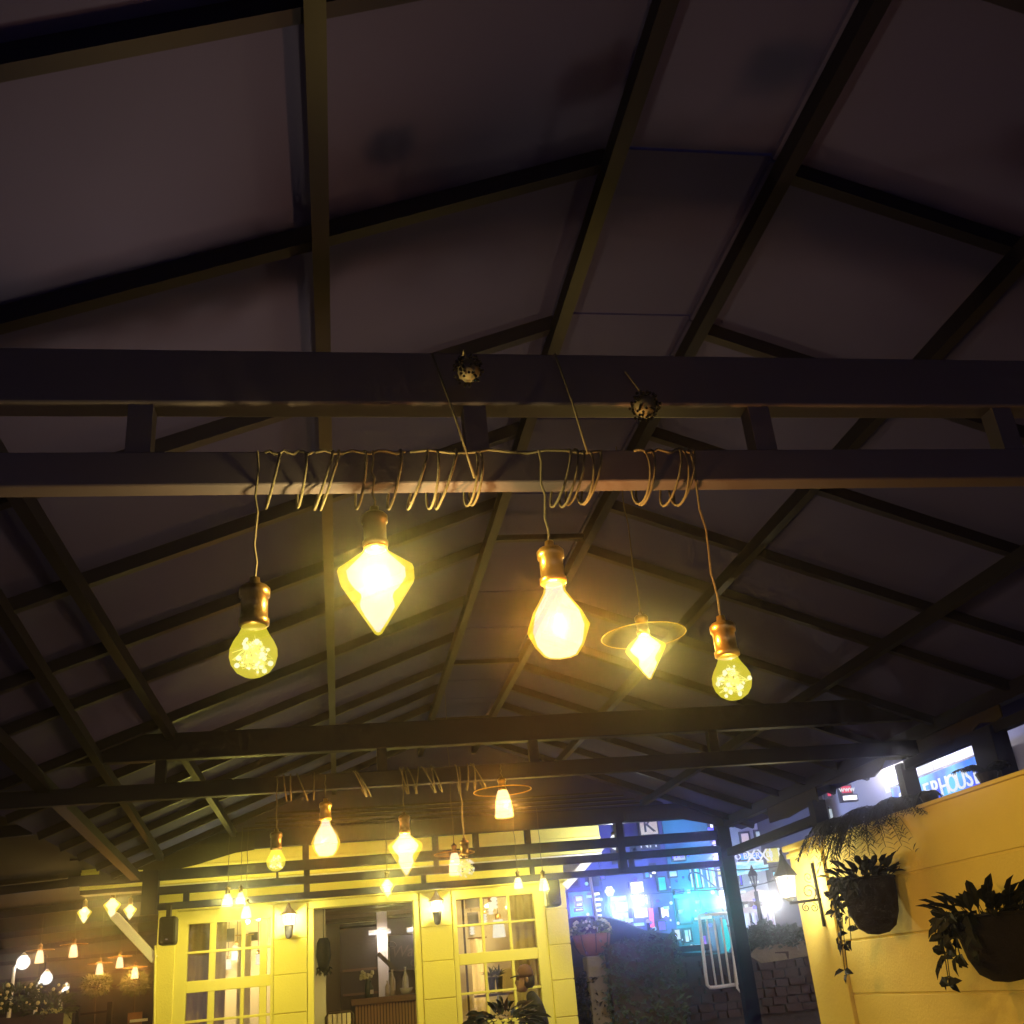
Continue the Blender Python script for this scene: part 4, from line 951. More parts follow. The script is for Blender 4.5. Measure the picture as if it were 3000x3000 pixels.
win(b3_, (2022, 2530), (2060, 2606), 'glow_teal'); win(b3_, (2065, 2528), (2108, 2604), 'glow_cyan')
win(b3_, (1990, 2720), (2030, 2760), 'glow_cyan'); win(b3_, (2055, 2700), (2110, 2790), 'shutter', name='shop_door')
for i in range(5):
    x0 = 2027 + i * 16
    MB().mm((P(x0, 2585, Y=BY - 0.1).x, BY - 0.10, P(x0, 2600, Y=BY).z), (P(x0 + 3, 2585, Y=BY - 0.1).x, BY - 0.06, P(x0, 2545, Y=BY).z)).build('balcony_bar', 'white_paint', b3_)
aw = [P(2046, 2612, Y=BY - 0.05), P(2112, 2606, Y=BY - 0.05), P(2122, 2662, Y=BY - 0.9), P(2052, 2668, Y=BY - 0.9)]
MB().prism(aw, (0, 0.0, 0.05)).build('awning', 'glow_teal', b3_)  # the awning cloth glows in place of light falling on it
b4_ = bld('shop_house', xa(2163), xa(2345), 8.0, 'facade_grey', 'grey shop house with pink portal right of the dark post')
win(b4_, (2162, 2438), (2200, 2475), 'glow_pink'); win(b4_, (2205, 2432), (2245, 2468), 'sign_paleblue'); win(b4_, (2252, 2426), (2300, 2456), 'sign_paleblue')
for (x0, x1, y0, y1) in ((2183, 2203, 2665, 2735), (2256, 2276, 2665, 2735), (2280, 2300, 2650, 2730), (2302, 2322, 2645, 2730), (2258, 2284, 2600, 2648), (2286, 2318, 2596, 2648)):
    win(b4_, (x0, y0), (x1, y1), 'shop_white', name='shop_window', frame='facade_pink')
pd = [P(2176, 2622, Y=BY - 0.35), P(2215, 2604, Y=BY - 0.35), P(2255, 2614, Y=BY - 0.35), P(2258, 2632, Y=BY - 0.35), P(2178, 2640, Y=BY - 0.35)]
MB().prism(pd, (0, 0.35, 0)).build('pediment', 'glow_pink', b4_)  # pediment made to glow, it is no lamp
lamp(b4_, P(2262, 2640, Y=BY - 2.6), (0.85, 0.9, 1.0), 90, 0.2)  # added light without a fixture, whitens the portal front
MB().beam(P(2176, 2668, Y=BY - 0.3), P(2330, 2652, Y=BY - 0.3), 0.2, 0.12).build('portal_beam', 'glow_pink', b4_)  # beam made to glow like the pediment
for px in (2182, 2206, 2222, 2240, 2256):
    a = P(px, 2670, Y=BY - 0.3); MB().lathe([(0.09, ST), (0.09, ST + 0.15), (0.06, ST + 0.2), (0.055, a.z - 0.1), (0.09, a.z)], 10, (a.x, a.y, 0)).build('column', 'facade_pink', b4_, True)
for i in range(4):
    a = P(2186 + i * 17, 2652, Y=BY - 0.28); MB().prism([a + Vector((-0.07, 0, 0.09)), a + Vector((0.07, 0, 0.09)), a + Vector((0, 0, -0.09))], (0, 0.1, 0)).build('fretwork', 'cap_brown', b4_)
MB().prism([P(2158, 2532, Y=BY - 0.05), P(2248, 2508, Y=BY - 0.05), P(2252, 2548, Y=BY - 1.0), P(2160, 2566, Y=BY - 1.0)], (0, 0, 0.05)).build('awning', 'glow_cyan', b4_)  # self-glowing cloth stands in for a lit awning
b5_ = bld('shop_house', xa(2350), xa(2460), 7.6, 'plaster_white', 'pale tall house at the far street corner')
win(b5_, (2332, 2360), (2392, 2408), 'shop_white'); win(b5_, (2340, 2424), (2400, 2450), 'shop_white')
bz = bld('shop_house', xa(1768), xa(2345), 12.5, 'facade_grey', 'tall grey tenement rising behind the shop houses', y=BY + 5.2)
for (a, b, m_) in (((1920, 2400), (1990, 2432), 'sign_paleblue'), ((1998, 2395), (2030, 2430), 'sign_paleblue'), ((2035, 2400), (2070, 2430), 'shop_white'), ((1946, 2462), (1988, 2486), 'sign_paleblue'), ((2000, 2455), (2030, 2486), 'shop_white'), ((1808, 2410), (1822, 2445), 'shop_white')):
    win(bz, a, b, m_, Y=BY + 5.2)

def sign(a, b, m, lab, Y=BY - 0.35, d=0.14, txt=None, tm='sign_letters', ts=None, tilt=0.0, rim='facade_dark', grp='neon and lit signs in the street', post=True):
    p, q = P(*a, Y=Y), P(*b, Y=Y)
    x0, x1, z0, z1 = min(p.x, q.x), max(p.x, q.x), min(p.z, q.z), max(p.z, q.z)
    c = Vector(((x0 + x1) / 2, Y, (z0 + z1) / 2))
    t = thing('lit_sign', c, lab, 'sign', grp); hw, hh = (x1 - x0) / 2, (z1 - z0) / 2
    MB().mm((x0, Y, z0), (x1, Y + d, z1)).build('case', rim, t)
    MB().mm((x0 + 0.03, Y - 0.012, z0 + 0.03), (x1 - 0.03, Y + 0.002, z1 - 0.03)).build('face', m, t)
    if post: MB().mm((c.x - 0.04, Y + d, c.z - 0.04), (c.x + 0.04, Y + 0.345, c.z + 0.04)).build('bracket', 'iron_black', t)
    if txt: text(txt, 'lettering', tm, t, c + Vector((0, -0.03, 0)), ts or hh * 1.2, (1, 0, 0), (0, 0, 1), 0.01)
    return t
sign((1843, 2582), (1890, 2616), 'sign_white', 'blank white lit sign highest above the street')
sign((1853, 2660), (1902, 2690), 'sign_white', 'blank white lit sign low beside the pink light')
sign((1932, 2656), (1964, 2690), 'sign_white', 'small white lit sign with blue edge left of the shutter')
sign((1784, 2624), (1846, 2700), 'glow_cyan', 'pale cyan panel behind the twin white sign')
sign((1800, 2642), (1843, 2672), 'sign_white', 'twin white lit sign on the cyan panel', Y=BY - 0.52, d=0.1, post=False)
sign((1660, 2612), (1742, 2692), 'sign_blue', 'deep blue lit panel next to the cafe corner')
sign((1683, 2624), (1709, 2641), 'glow_cyan', 'upper small cyan sign on the blue panel', Y=BY - 0.5, d=0.1, post=False)
sign((1686, 2645), (1708, 2656), 'sign_white', 'middle small white sign on the blue panel', Y=BY - 0.5, d=0.1, post=False)
sign((1683, 2661), (1710, 2669), 'sign_white', 'lowest small white sign on the blue panel', Y=BY - 0.5, d=0.1, post=False)
sign((1924, 2568), (1956, 2610), 'glow_teal', 'small teal lit sign left of the teal windows')
sign((1855, 2618), (1890, 2656), 'sign_purple', 'purple sign with white strokes between two white signs', txt='Wi', ts=0.34)
sign((1966, 2488), (2012, 2522), 'sign_paleblue', 'pale blue sign with three dark blue letters', txt='TAM', tm='neon_blue', ts=0.24)
sign((1868, 2392), (1932, 2446), 'glow_pink', 'dim pale sign with one dark letter high on the left', txt='K', tm='facade_dark', ts=0.5, Y=BY - 0.4)
sign((1862, 2458), (1935, 2486), 'facade_dark', 'dark sign with two white letters under the single dark letter', txt='NH', ts=0.3, Y=BY - 0.4)
# tall blade sign
t = thing('blade_sign', P(2115, 2520, Y=BY - 1.3), 'tall stacked neon blade sign left of the dark post', 'sign')
for (a, b, m_) in (((2076, 2404), (2122, 2426), 'sign_white'), ((2083, 2443), (2131, 2466), 'sign_purple'), ((2088, 2474), (2141, 2512), 'sign_white'), ((2094, 2522), (2136, 2541), 'sign_white'), ((2098, 2544), (2137, 2563), 'sign_yellow'), ((2100, 2566), (2143, 2600), 'glow_pink'), ((2105, 2602), (2146, 2622), 'sign_white'), ((2118, 2626), (2152, 2664), 'glow_pink'), ((2126, 2672), (2156, 2740), 'shop_white')):
    p, q = P(*a, Y=BY - 1.3), P(*b, Y=BY - 1.3); MB().mm((p.x, BY - 1.3, q.z), (q.x, BY - 1.15, p.z)).build('box', 'facade_dark', t); MB().mm((p.x + 0.02, BY - 1.315, q.z + 0.02), (q.x - 0.02, BY - 1.299, p.z - 0.02)).build('face', m_, t)
a_, b__ = P(2098, 2400, Y=BY - 1.12), P(2140, 2745, Y=BY - 1.12)
MB().beam(a_, b__, 0.10, 0.08, up=(0, 1, 0)).build('spine', 'iron_black', t)
p, q = P(2088, 2471, Y=BY - 1.32), P(2141, 2474, Y=BY - 1.32); MB().tube([p, (p + q) / 2 + Vector((0, 0, 0.08)), q], 0.03, 6).build('neon_arc', 'sign_yellow', t)
p, q = P(2074, 2428, Y=BY - 1.32), P(2124, 2428, Y=BY - 1.32); MB().tube([p, q], 0.03, 6).build('neon_tube', 'neon_blue', t)
p, q = P(2092, 2517, Y=BY - 1.32), P(2140, 2514, Y=BY - 1.32); MB().tube([p, q], 0.03, 6).build('neon_tube', 'neon_blue', t)
lamp(t, P(2105, 2500, Y=BY - 1.9), (0.22, 0.20, 1.0), 260, 0.15); lamp(t, P(2125, 2640, Y=BY - 2.2), (0.75, 0.8, 1.0), 120, 0.15)
for a_, col_, en_ in (((1868, 2640), (0.20, 0.22, 1.0), 260), ((1800, 2655), (0.25, 0.55, 1.0), 120), ((1700, 2650), (0.12, 0.12, 1.0), 160), ((2030, 2650), (0.06, 0.80, 0.95), 170)):
    lamp(t, P(*a_, Y=BY - 1.6), col_, en_, 0.2)  # added lights that tint the shop fronts, no fixtures there
random.seed(11)
k_ = 0
for px, py, wd, hh_, m_, lab in (
    (1795, 2710, 22, 26, 'sign_purple', 'violet lit box low left of the twin white sign'), (1830, 2712, 26, 18, 'neon_blue', 'deep blue neon box under the twin white sign'),
    (1872, 2708, 40, 14, 'glow_cyan', 'cyan strip sign under the low white sign'), (1940, 2712, 30, 30, 'neon_blue', 'blue neon box under the small white sign'),
    (1985, 2738, 26, 34, 'shop_white', 'white glowing shop case left of the gate'), (2012, 2742, 22, 40, 'glow_cyan', 'cyan glowing shop case beside the white one'),
    (2066, 2760, 20, 44, 'sign_purple', 'violet goods stand seen through the gate bars'), (1912, 2640, 12, 40, 'neon_blue', 'upright blue neon bar right of the purple sign'),
    (1895, 2560, 20, 26, 'sign_blue', 'small blue sign under the dark two-letter sign'), (1765, 2566, 20, 24, 'neon_blue', 'blue neon square high on the narrow house'),
    (1972, 2560, 30, 20, 'glow_cyan', 'cyan sign under the pale three-letter sign'), (2060, 2690, 60, 10, 'shop_white', 'long white strip light above the shop door'),
    (1990, 2612, 34, 14, 'neon_blue', 'blue strip sign over the shutter'), (2170, 2575, 16, 40, 'neon_blue', 'blue upright sign right of the dark post'), (2290, 2560, 60, 16, 'glow_cyan', 'cyan strip sign behind the lantern')):
    sign((px - wd / 2, py - hh_ / 2), (px + wd / 2, py + hh_ / 2), m_, lab, Y=BY - rnd(0.6, 1.0), d=0.12, post=False)
random.seed(23)
for m_, nm, lab in (('sign_letters', 'shop_lights', 'scatter of tiny white shop lights along the street fronts'), ('neon_blue', 'shop_lights', 'scatter of tiny blue shop lights along the street fronts'), ('glow_cyan', 'shop_lights', 'scatter of tiny cyan shop lights along the street fronts')):
    b = MB()
    for i in range(34):
        px = rnd(1665, 2335); py = rnd(2545, 2775) - (px - 2000) * 0.09
        p = P(px, py, Y=BY - rnd(0.25, 0.6)); (b.box(p, (rnd(.05, .24), 0.06, rnd(.03, .09))) if i % 3 == 0 else b.ball(p, rnd(.02, .055), 8))
    o = b.build(nm, m_, None, org=P(2000, 2650, Y=BY)); tag(o, lab, kind='stuff')
# ladder neon
t = thing('neon_ladder', P(1752, 2650, Y=BY - 0.4), 'column of short white neon bars on a dark wall', 'sign')
for i in range(5):
    p, q = P(1738 + i * 1.5, 2620 + i * 16, Y=BY - 0.4), P(1756 + i * 1.5, 2618 + i * 16, Y=BY - 0.4); MB().tube([p, q], 0.03, 6).build('neon_tube', 'sign_white', t)
MB().beam(P(1746, 2612, Y=BY - 0.3), P(1756, 2692, Y=BY - 0.3), 0.3, 0.05, up=(0, 1, 0)).build('back_board', 'facade_dark', t)
# flower shaped lamp
t = thing('flower_lamp', P(1786, 2611, Y=BY - 0.5), 'white flower-shaped lamp high on the shop house', 'lamp'); c = P(1786, 2611, Y=BY - 0.5)
for i in range(6):
    a = math.pi / 3 * i; MB().ball(c + Vector((0.07 * math.cos(a), 0, 0.07 * math.sin(a))), 0.05, 8).build('petal', 'sign_white', t, True)
MB().tube([c, c + Vector((0, 0.5, 0))], 0.02, 6).build('stem', 'iron_black', t)
# pink light, red lamp
p = P(1908, 2690, Y=BY - 0.5); t = thing('pink_lamp', p, 'pink glowing upright tube lamp beside the low white sign', 'lamp')
MB().tube([p + Vector((0, 0, -0.2)), p + Vector((0.02, 0, 0.22))], 0.05, 8).build('tube', 'red_lamp', t, True); MB().tube([p, p + Vector((0, 0.5, 0))], 0.015, 6).build('bracket', 'iron_black', t)
p = P(2078, 2815, Y=16.0); t = thing('tail_lamp', p, 'small red lamp glowing behind the white gate', 'lamp')
MB().ball(p, 0.035, 10).build('lens', 'red_lamp', t, True); MB().tube([(p.x, p.y + 0.05, ST), (p.x, p.y + 0.05, p.z), p], 0.012, 6).build('stem', 'iron_black', t); lamp(t, p + Vector((0, -0.06, 0)), (1, 0.1, 0.2), 2.0, 0.02)
# teal banner
p, q = P(2112, 2692, Y=17.0), P(2136, 2788, Y=17.0); t = thing('feather_banner', (p.x, 17, ST), 'upright teal feather banner behind the white gate', 'banner')
MB().prism([P(2112, 2700, Y=17), P(2118, 2692, Y=17), P(2126, 2694, Y=17), P(2137, 2740, Y=17), P(2140, 2775, Y=17), P(2134, 2788, Y=17), P(2124, 2780, Y=17), P(2114, 2735, Y=17)], (0, 0.03, 0)).build('cloth', 'glow_teal', t); MB().tube([(P(2130, 2800, Y=17).x, 17.05, ST), P(2128, 2785, Y=17.05), P(2111, 2692, Y=17.05)], 0.015, 6).build('pole', 'iron_black', t)  # banner cloth is given a glow of its own, no lamp inside
# motorbike behind gate
t = thing('scooter', P(2120, 2830, Y=15.6), 'dark scooter parked behind the white gate', 'scooter'); c = P(2110, 2815, Y=15.6); c.z = ST
q = Matrix.Rotation(math.pi / 2, 3, 'X')
for dx in (-0.5, 0.5):
    w_ = MB().lathe([(0.14, -0.04), (0.2, -0.045), (0.215, 0), (0.2, 0.045), (0.14, 0.04)], 18, c + Vector((dx, 0, 0.215)), q).build('wheel', 'rubber', t, True)
    MB().lathe([(0.02, -0.03), (0.14, -0.03), (0.14, 0.03), (0.02, 0.03)], 14, c + Vector((dx, 0, 0.215)), q).build('rim', 'chrome', w_)
MB().prism([c + Vector(v) for v in ((-0.6, -0.12, 0.35), (-0.1, -0.12, 0.28), (0.2, -0.12, 0.28), (0.38, -0.12, 0.8), (0.30, -0.12, 0.82), (0.12, -0.12, 0.40), (-0.1, -0.12, 0.45), (-0.15, -0.12, 0.62), (-0.62, -0.12, 0.66))], (0, 0.24, 0)).build('body', 'car_paint', t, bevel=0.03)
MB().mm(c + Vector((-0.6, -0.13, 0.66)), c + Vector((-0.12, 0.13, 0.74))).build('seat', 'rubber', t, bevel=0.03)
MB().tube([c + Vector((0.5, 0, 0.215)), c + Vector((0.34, 0, 0.92)), c + Vector((0.30, -0.28, 0.98))], 0.018, 6).build('handlebar', 'chrome', t); MB().tube([c + Vector((0.34, 0, 0.92)), c + Vector((0.30, 0.28, 0.98))], 0.018, 6).build('handlebar', 'chrome', t)
MB().ball(c + Vector((0.40, 0, 0.8)), 0.07, 10).build('headlight', 'chrome', t, True)
# street lantern silhouette
c = P(2212, 2600, Y=15.3); k = M(1, 15.3); t = thing('street_lantern', (c.x, 15.3, ST), 'unlit dark street lantern on a post before the pink portal', 'lantern')
MB().lathe([(0.006, 58 * k), (4 * k, 50 * k), (5 * k, 46 * k), (11 * k, 40 * k), (14 * k, 30 * k), (10 * k, 29 * k)], 6, c).build('hood', 'iron_black', t)
MB().lathe([(6 * k, 8 * k), (11 * k, 30 * k)], 6, c, cap=False).build('glass', 'pane', t); MB().lathe([(2 * k, -12 * k), (3 * k, 0), (8 * k, 6 * k), (6 * k, 9 * k)], 8, c).build('base', 'iron_black', t)
for j in range(6):
    a = math.pi / 3 * j; MB().tube([c + Vector((6 * k * math.cos(a), 6 * k * math.sin(a), 8 * k)), c + Vector((11 * k * math.cos(a), 11 * k * math.sin(a), 30 * k))], 0.008, 4).build('glazing_bar', 'iron_black', t)
MB().lathe([(0.10, 0), (0.09, 0.12), (0.04, 0.2), (0.03, c.z - ST - 10 * k)], 10, (c.x, 15.3, ST)).build('post', 'iron_black', t, True)

# right side of the street: houses facing left
HX = 11.0
hb_ = thing('hotel_building', (HX, 18, 0), 'hotel building with big blue lit sign beyond the ochre wall', 'building')
MB().mm((HX, 14.6, 0), (HX + 4, 24.0, 5.8)).build('wall', 'facade_grey', hb_)
for (a, b) in (((2700, 2290), (2725, 2232)), ((2745, 2275), (2790, 2215)), ((2600, 2330), (2650, 2280))):
    p, q = P(*a, X=HX - 0.02), P(*b, X=HX - 0.02); MB().mm((HX - 0.04, min(p.y, q.y), min(p.z, q.z)), (HX + 0.01, max(p.y, q.y), max(p.z, q.z))).build('window', 'shop_white', hb_)
cn = [P(2620, 2330, X=HX - 0.6), P(2860, 2235, X=HX - 0.6)]
MB().beam(P(2610, 2332, X=HX - 0.1), P(2885, 2222, X=HX - 0.1), 0.22, 0.10).build('ledge', 'facade_grey', hb_)
a, b = P(2640, 2345, X=HX - 0.3), P(2915, 2245, X=HX - 0.3)
zm = P(2752, 2310, X=HX - 0.3).z; hgt = 0.66
t = thing('hotel_sign', (HX - 0.3, (a.y + b.y) / 2, zm), 'long blue lit fascia sign with white letters above the ochre wall', 'sign')
MB().mm((HX - 0.3, b.y - 0.2, zm - hgt / 2), (HX - 0.05, a.y + 0.3, zm + hgt / 2)).build('case', 'facade_dark', t)
MB().mm((HX - 0.32, b.y - 0.15, zm - hgt / 2 + 0.04), (HX - 0.299, a.y + 0.25, zm + hgt / 2 - 0.04)).build('face', 'sign_blue', t)
for s_, px in (('S', 2634), ('L', 2660), ('E', 2686), ('E', 2711), ('P', 2736), ('H', 2765), ('O', 2791), ('U', 2818), ('S', 2844), ('E', 2870)):
    yy = P(px, 2300, X=HX - 0.34).y
    text(s_, 'letter', 'sign_letters', t, (HX - 0.34, yy, zm - 0.01), 0.44, (0, -1, 0), (0, 0, 1), 0.012)
lamp(t, (HX - 1.0, (a.y + b.y) / 2, zm + 0.1), (0.25, 0.35, 1.0), 160, 0.1)
# bright flood lamp and red signs
p = P(2608, 2258, X=HX - 0.5); t = thing('flood_lamp', p, 'dazzling white flood lamp above the hotel wall', 'lamp'); MB().ball(p, 0.16, 14).build('bulb', 'lamp_white', t, True); MB().tube([p, p + Vector((0.5, 0, 0.1))], 0.03, 6).build('arm', 'iron_black', t); lamp(t, p + Vector((-0.05, 0, 0)), (1, 0.95, 1.0), 320, 0.08)
p = P(2748, 2208, X=HX - 0.5); t = thing('flood_lamp', p, 'second white flood lamp half hidden by the canopy edge', 'lamp'); MB().ball(p, 0.12, 14).build('bulb', 'lamp_white', t, True); MB().tube([p, p + Vector((0.5, 0, 0.1))], 0.03, 6).build('arm', 'iron_black', t); lamp(t, p + Vector((-0.05, 0, 0)), (1, 0.95, 1.0), 220, 0.08)
sign((2418, 2314), (2440, 2336), 'sign_red', 'small round red neon sign left of the red banner', Y=20.2, post=False, grp='red neon signs')
sign((2458, 2300), (2500, 2326), 'sign_red', 'red neon banner above a white box', Y=20.2, txt='www', ts=0.16, post=False, grp='red neon signs')
sign((2464, 2328), (2516, 2346), 'sign_white', 'white lit box under the red neon banner', Y=20.2, post=False, grp='red neon signs')
hq = thing('corner_house', (P(2470, 2380, Y=22.3).x, 22.3, 0), 'dim grey house behind the ferns with red neon signs', 'building')
MB().mm((P(2405, 2400, Y=22.3).x, 22.3, 0), (HX - 0.2, 26, 6.6)).build('wall', 'facade_dark', hq)
for px in (2425, 2445, 2470): win(hq, (px, 2365), (px + 14, 2410), 'sign_paleblue', Y=22.3)
# yellow lettered sign and blue lettered awning near the lantern
sign((2236, 2484), (2312, 2526), 'sign_yellow', 'yellow lit sign with white letters over the white lantern', Y=BY - 1.1, txt='XXI MOI', ts=0.42, post=False)
sign((2164, 2498), (2236, 2518), 'sign_blue', 'blue lettered strip above the pale awning', Y=BY - 1.1, txt='NO BEER 101', ts=0.2, post=False)
# overhead cables
for i, (pts_, lab) in enumerate((([(1950, 2535), (2020, 2540), (2100, 2552), (2160, 2548)], 'overhead cable above the teal awning'), ([(2160, 2549), (2230, 2546), (2295, 2535)], 'drooping cable before the pale blue awning'), ([(1880, 2620), (1990, 2612), (2120, 2606)], 'cable crossing the teal shop house'), ([(2165, 2605), (2240, 2588), (2330, 2560)], 'cable above the pink portal'))):
    o = MB().tube([P(a, b, Y=20.0) for a, b in pts_], 0.012, 5).build('cable', 'rubber', None, True, org=P(*pts_[0], Y=20.0)); tag(o, lab, 'cable', 'cables over the street')
# scrolled wire ornament
pts_ = [P(2035 + 18 * math.cos(a) * (1 if a < 4 else 1.2), 2570 + 14 * math.sin(a), Y=19) for a in [2.2 + 0.3 * i for i in range(12)]] + [P(2105, 2606, Y=19)]
o = MB().tube(pts_, 0.015, 5).build('iron_scroll', 'shutter', None, True, org=pts_[0]); tag(o, 'curled iron scroll before the teal windows', 'ironwork')

# ================================================================== LEFT SIDE: dark shelter with lamps
sh_ = thing('side_shelter', (-6, 12, 0), 'dark low shelter roof left of the terrace', 'shelter')
MB().prism([(-2.25, 4.0, 1.52 + H), (-11, 4.0, 1.15 + H), (-11, 22, 1.15 + H), (-2.45, 22, 1.52 + H)], (0, 0, 0.05)).build('roof', 'cloth_dark', sh_)
for yy in (6, 9, 12.6, 15, 18, 21): MB().beam((-2.4, yy, 1.46 + H), (-11, yy, 1.10 + H), 0.06, 0.09).build('beam', 'steel_dark', sh_)
for x, yy in ((-5.2, 15), (-7.5, 15), (-5.2, 21), (-8.5, 21)): MB().mm((x - 0.05, yy - 0.05, 0), (x + 0.05, yy + 0.05, 1.2 + H)).build('post', 'steel_dark', sh_)
for z in (0.98, 0.72, 0.5): MB().mm((-9.5, 18.9, z + H), (-2.9, 18.98, z + H + 0.05)).build('rail', 'steel_dark', sh_)
bw = MB().mm((-14, 22.4, 0), (BL, 22.8, 6.0)).build('backdrop_wall', 'facade_dark', None, org=(-8, 22.6, 0)); tag(bw, 'tall dark backdrop wall added to keep the left yard dark', 'wall')  # added wall, put up to keep this side dark
SIDE = 'lamps under the side shelter'
for (px, py, kind, Yd, s, lab) in (
    (330, 2632, 'dia', 13.5, 0.95, 'brightest diamond bulb hanging under the side shelter'),
    (249, 2657, 'dia', 13.8, 0.80, 'diamond bulb left of the brightest one under the shelter'),
    (382, 2650, 'dia', 13.8, 0.75, 'small diamond bulb right of the brightest one under the shelter'),
    (118, 2784, 'jar', 16.0, 1.0, 'orange jar bulb beside the two white pole lamps'),
    (217, 2767, 'jar', 16.0, 1.0, 'orange jar bulb in the middle of the dark shelter'),
    (293, 2822, 'jar', 16.5, 0.9, 'orange jar bulb over the left lit shrub'),
    (352, 2803, 'jar', 16.5, 0.9, 'orange jar bulb between the two lit shrubs'),
    (396, 2834, 'jar', 16.5, 0.9, 'orange jar bulb over the right lit shrub')):
    p = P(px, py, Y=Yd); top = (p.x, p.y, 1.12 + H + (p.x + 11) * 0.043)
    if kind == 'dia': diamond_bulb(p, s, top, lab, SIDE, en=0.5)
    else: jar_bulb(p, s, top, lab, SIDE, disc=True, en=0.5)
for (px, py, Yd, s, lab) in ((68, 2820, 15.0, 1.0, 'left white glowing pole lamp behind the flower bed'), (136, 2866, 15.0, 0.9, 'right white glowing pole lamp behind the flower bed'), (194, 2892, 15.4, 0.5, 'small low white lamp right of the pole lamps')):
    p = P(px, py, Y=Yd); t = thing('pole_lamp', (p.x, p.y, 0), lab, 'lamp', 'white pole lamps in the yard')
    MB().ball(p, 0.085 * s, 14).build('globe', 'lamp_white', t, True)
    MB().tube([(p.x - 0.12 * s, p.y, 0.0), (p.x - 0.10 * s, p.y, p.z - 0.05), (p.x - 0.05 * s, p.y, p.z)], [0.03, 0.02, 0.015], 8).build('post', 'white_paint', t, True)
    MB().lathe([(0.02, 0.07 * s), (0.05 * s, 0.075 * s), (0.01, 0.12 * s)], 10, p).build('cap', 'white_paint', t); lamp(t, p + Vector((0, -0.02, 0)), (1, 0.98, 0.9), 11 * s * s, 0.05 * s)
for (px, py, lab) in ((283, 2872, 'bright green shrub lit by the left orange bulb'), (397, 2868, 'bright green shrub lit by the right orange bulb')):
    c = P(px, py, Y=16.7); t = thing('shrub', (c.x, c.y, 0), lab, 'shrub', 'lit shrubs under the shelter')
    clump(520, c + Vector((0, 0, -0.06)), (0.20, 0.16, 0.14), 0.06, 0.042, 'leaf_mid', t); MB().tube([(c.x, c.y, 0), (c.x + 0.02, c.y, 0.6), c], [0.02, 0.016, 0.008], 6).build('stem', 'bark', t)
c = P(60, 2960, Y=10.0); t = thing('flower_bed', (c.x, c.y, 0), 'raised bed of pale flowers at the lower left corner', 'flower bed')
MB().mm((c.x - 0.6, c.y - 0.15, 0), (c.x + 0.38, c.y + 0.15, c.z - 0.05)).build('box', 'wood_dark', t)
for dx, dz, n in ((-0.35, 0.08, 300), (-0.05, 0.10, 300), (0.22, 0.0, 220)): clump(n, c + Vector((dx, 0, dz)), (0.22, 0.16, 0.10), 0.06, 0.03, 'leaf_mid', t)
fl = MB()
for i in range(40): fl.ball(c + Vector((rnd(-.5, .42), rnd(-.2, .0), rnd(0.02, 0.2))), rnd(.008, .017), 6)
fl.build('blossoms', 'flower', t, True)
p = P(148, 2992, Y=10.2); t = thing('white_shrub', (p.x, p.y, 0), 'rounded white flowering shrub at the lower left edge', 'shrub'); clump(200, p, (0.10, 0.1, 0.09), 0.04, 0.03, 'flower', t); MB().tube([(p.x, p.y, 0), p], 0.012, 6).build('stem', 'bark', t)
a, b = P(234, 2945, Y=12.5), P(325, 2935, Y=12.5); t = thing('hand_rail', (a.x, 12.5, 0), 'pale metal hand rail left of the cafe corner', 'rail')
MB().mm((a.x - 0.03, 12.47, 0), (a.x + 0.0, 12.53, a.z)).build('post', 'steel_grey', t); MB().mm((b.x - 0.03, 12.47, 0), (b.x + 0.02, 12.53, b.z)).build('post', 'steel_grey', t); MB().beam(P(236, 2972, Y=12.5), P(322, 2962, Y=12.5), 0.02, 0.02).build('rail', 'steel_grey', t)
p = P(395, 2985, Y=14.0); t = thing('menu_stand', (p.x, 14.0, 0), 'small reddish notice stand left of the cafe wall', 'stand')
MB().box((p.x, 14.0, p.z), (0.16, 0.03, 0.14)).build('board', 'terracotta', t); MB().mm((p.x - 0.02, 13.99, 0), (p.x + 0.02, 14.01, p.z - 0.07)).build('post', 'white_paint', t); MB().box((p.x + 0.05, 13.97, p.z - 0.02), (0.2, 0.02, 0.03)).build('shelf', 'white_paint', t)

# ================================================================== PERSON AND PLANT BY THE RIGHT WINDOW
PY = 11.65
hc_ = P(1538, 2868, Y=PY)                    # head centre
per = thing('person', (hc_.x + 0.1, PY, 0), 'person in brown cap and dark jacket sitting before the right window', 'person')
def skin_body(name, joints, edges, m, parent, root=0, sub=2):
    me = bpy.data.meshes.new(name); me.from_pydata([Vector(p_) - ORG[parent] for p_, r_ in joints], edges, []); me.update()
    o = bpy.data.objects.new(name, me); link(o, parent)
    md = o.modifiers.new('skin', 'SKIN'); md.use_smooth_shade = True
    sl = me.skin_vertices[0].data if me.skin_vertices else None
    if sl is None:
        me.attributes.new('x', 'FLOAT', 'POINT')
    for i, (p_, r_) in enumerate(joints):
        sv = me.skin_vertices[0].data[i]; sv.radius = (r_, r_) if not isinstance(r_, tuple) else r_; sv.use_root = (i == root)
    s_ = o.modifiers.new('sub', 'SUBSURF'); s_.levels = sub; s_.render_levels = sub
    me.materials.append(MATS[m]); return o
hx, hz_ = hc_.x, hc_.z
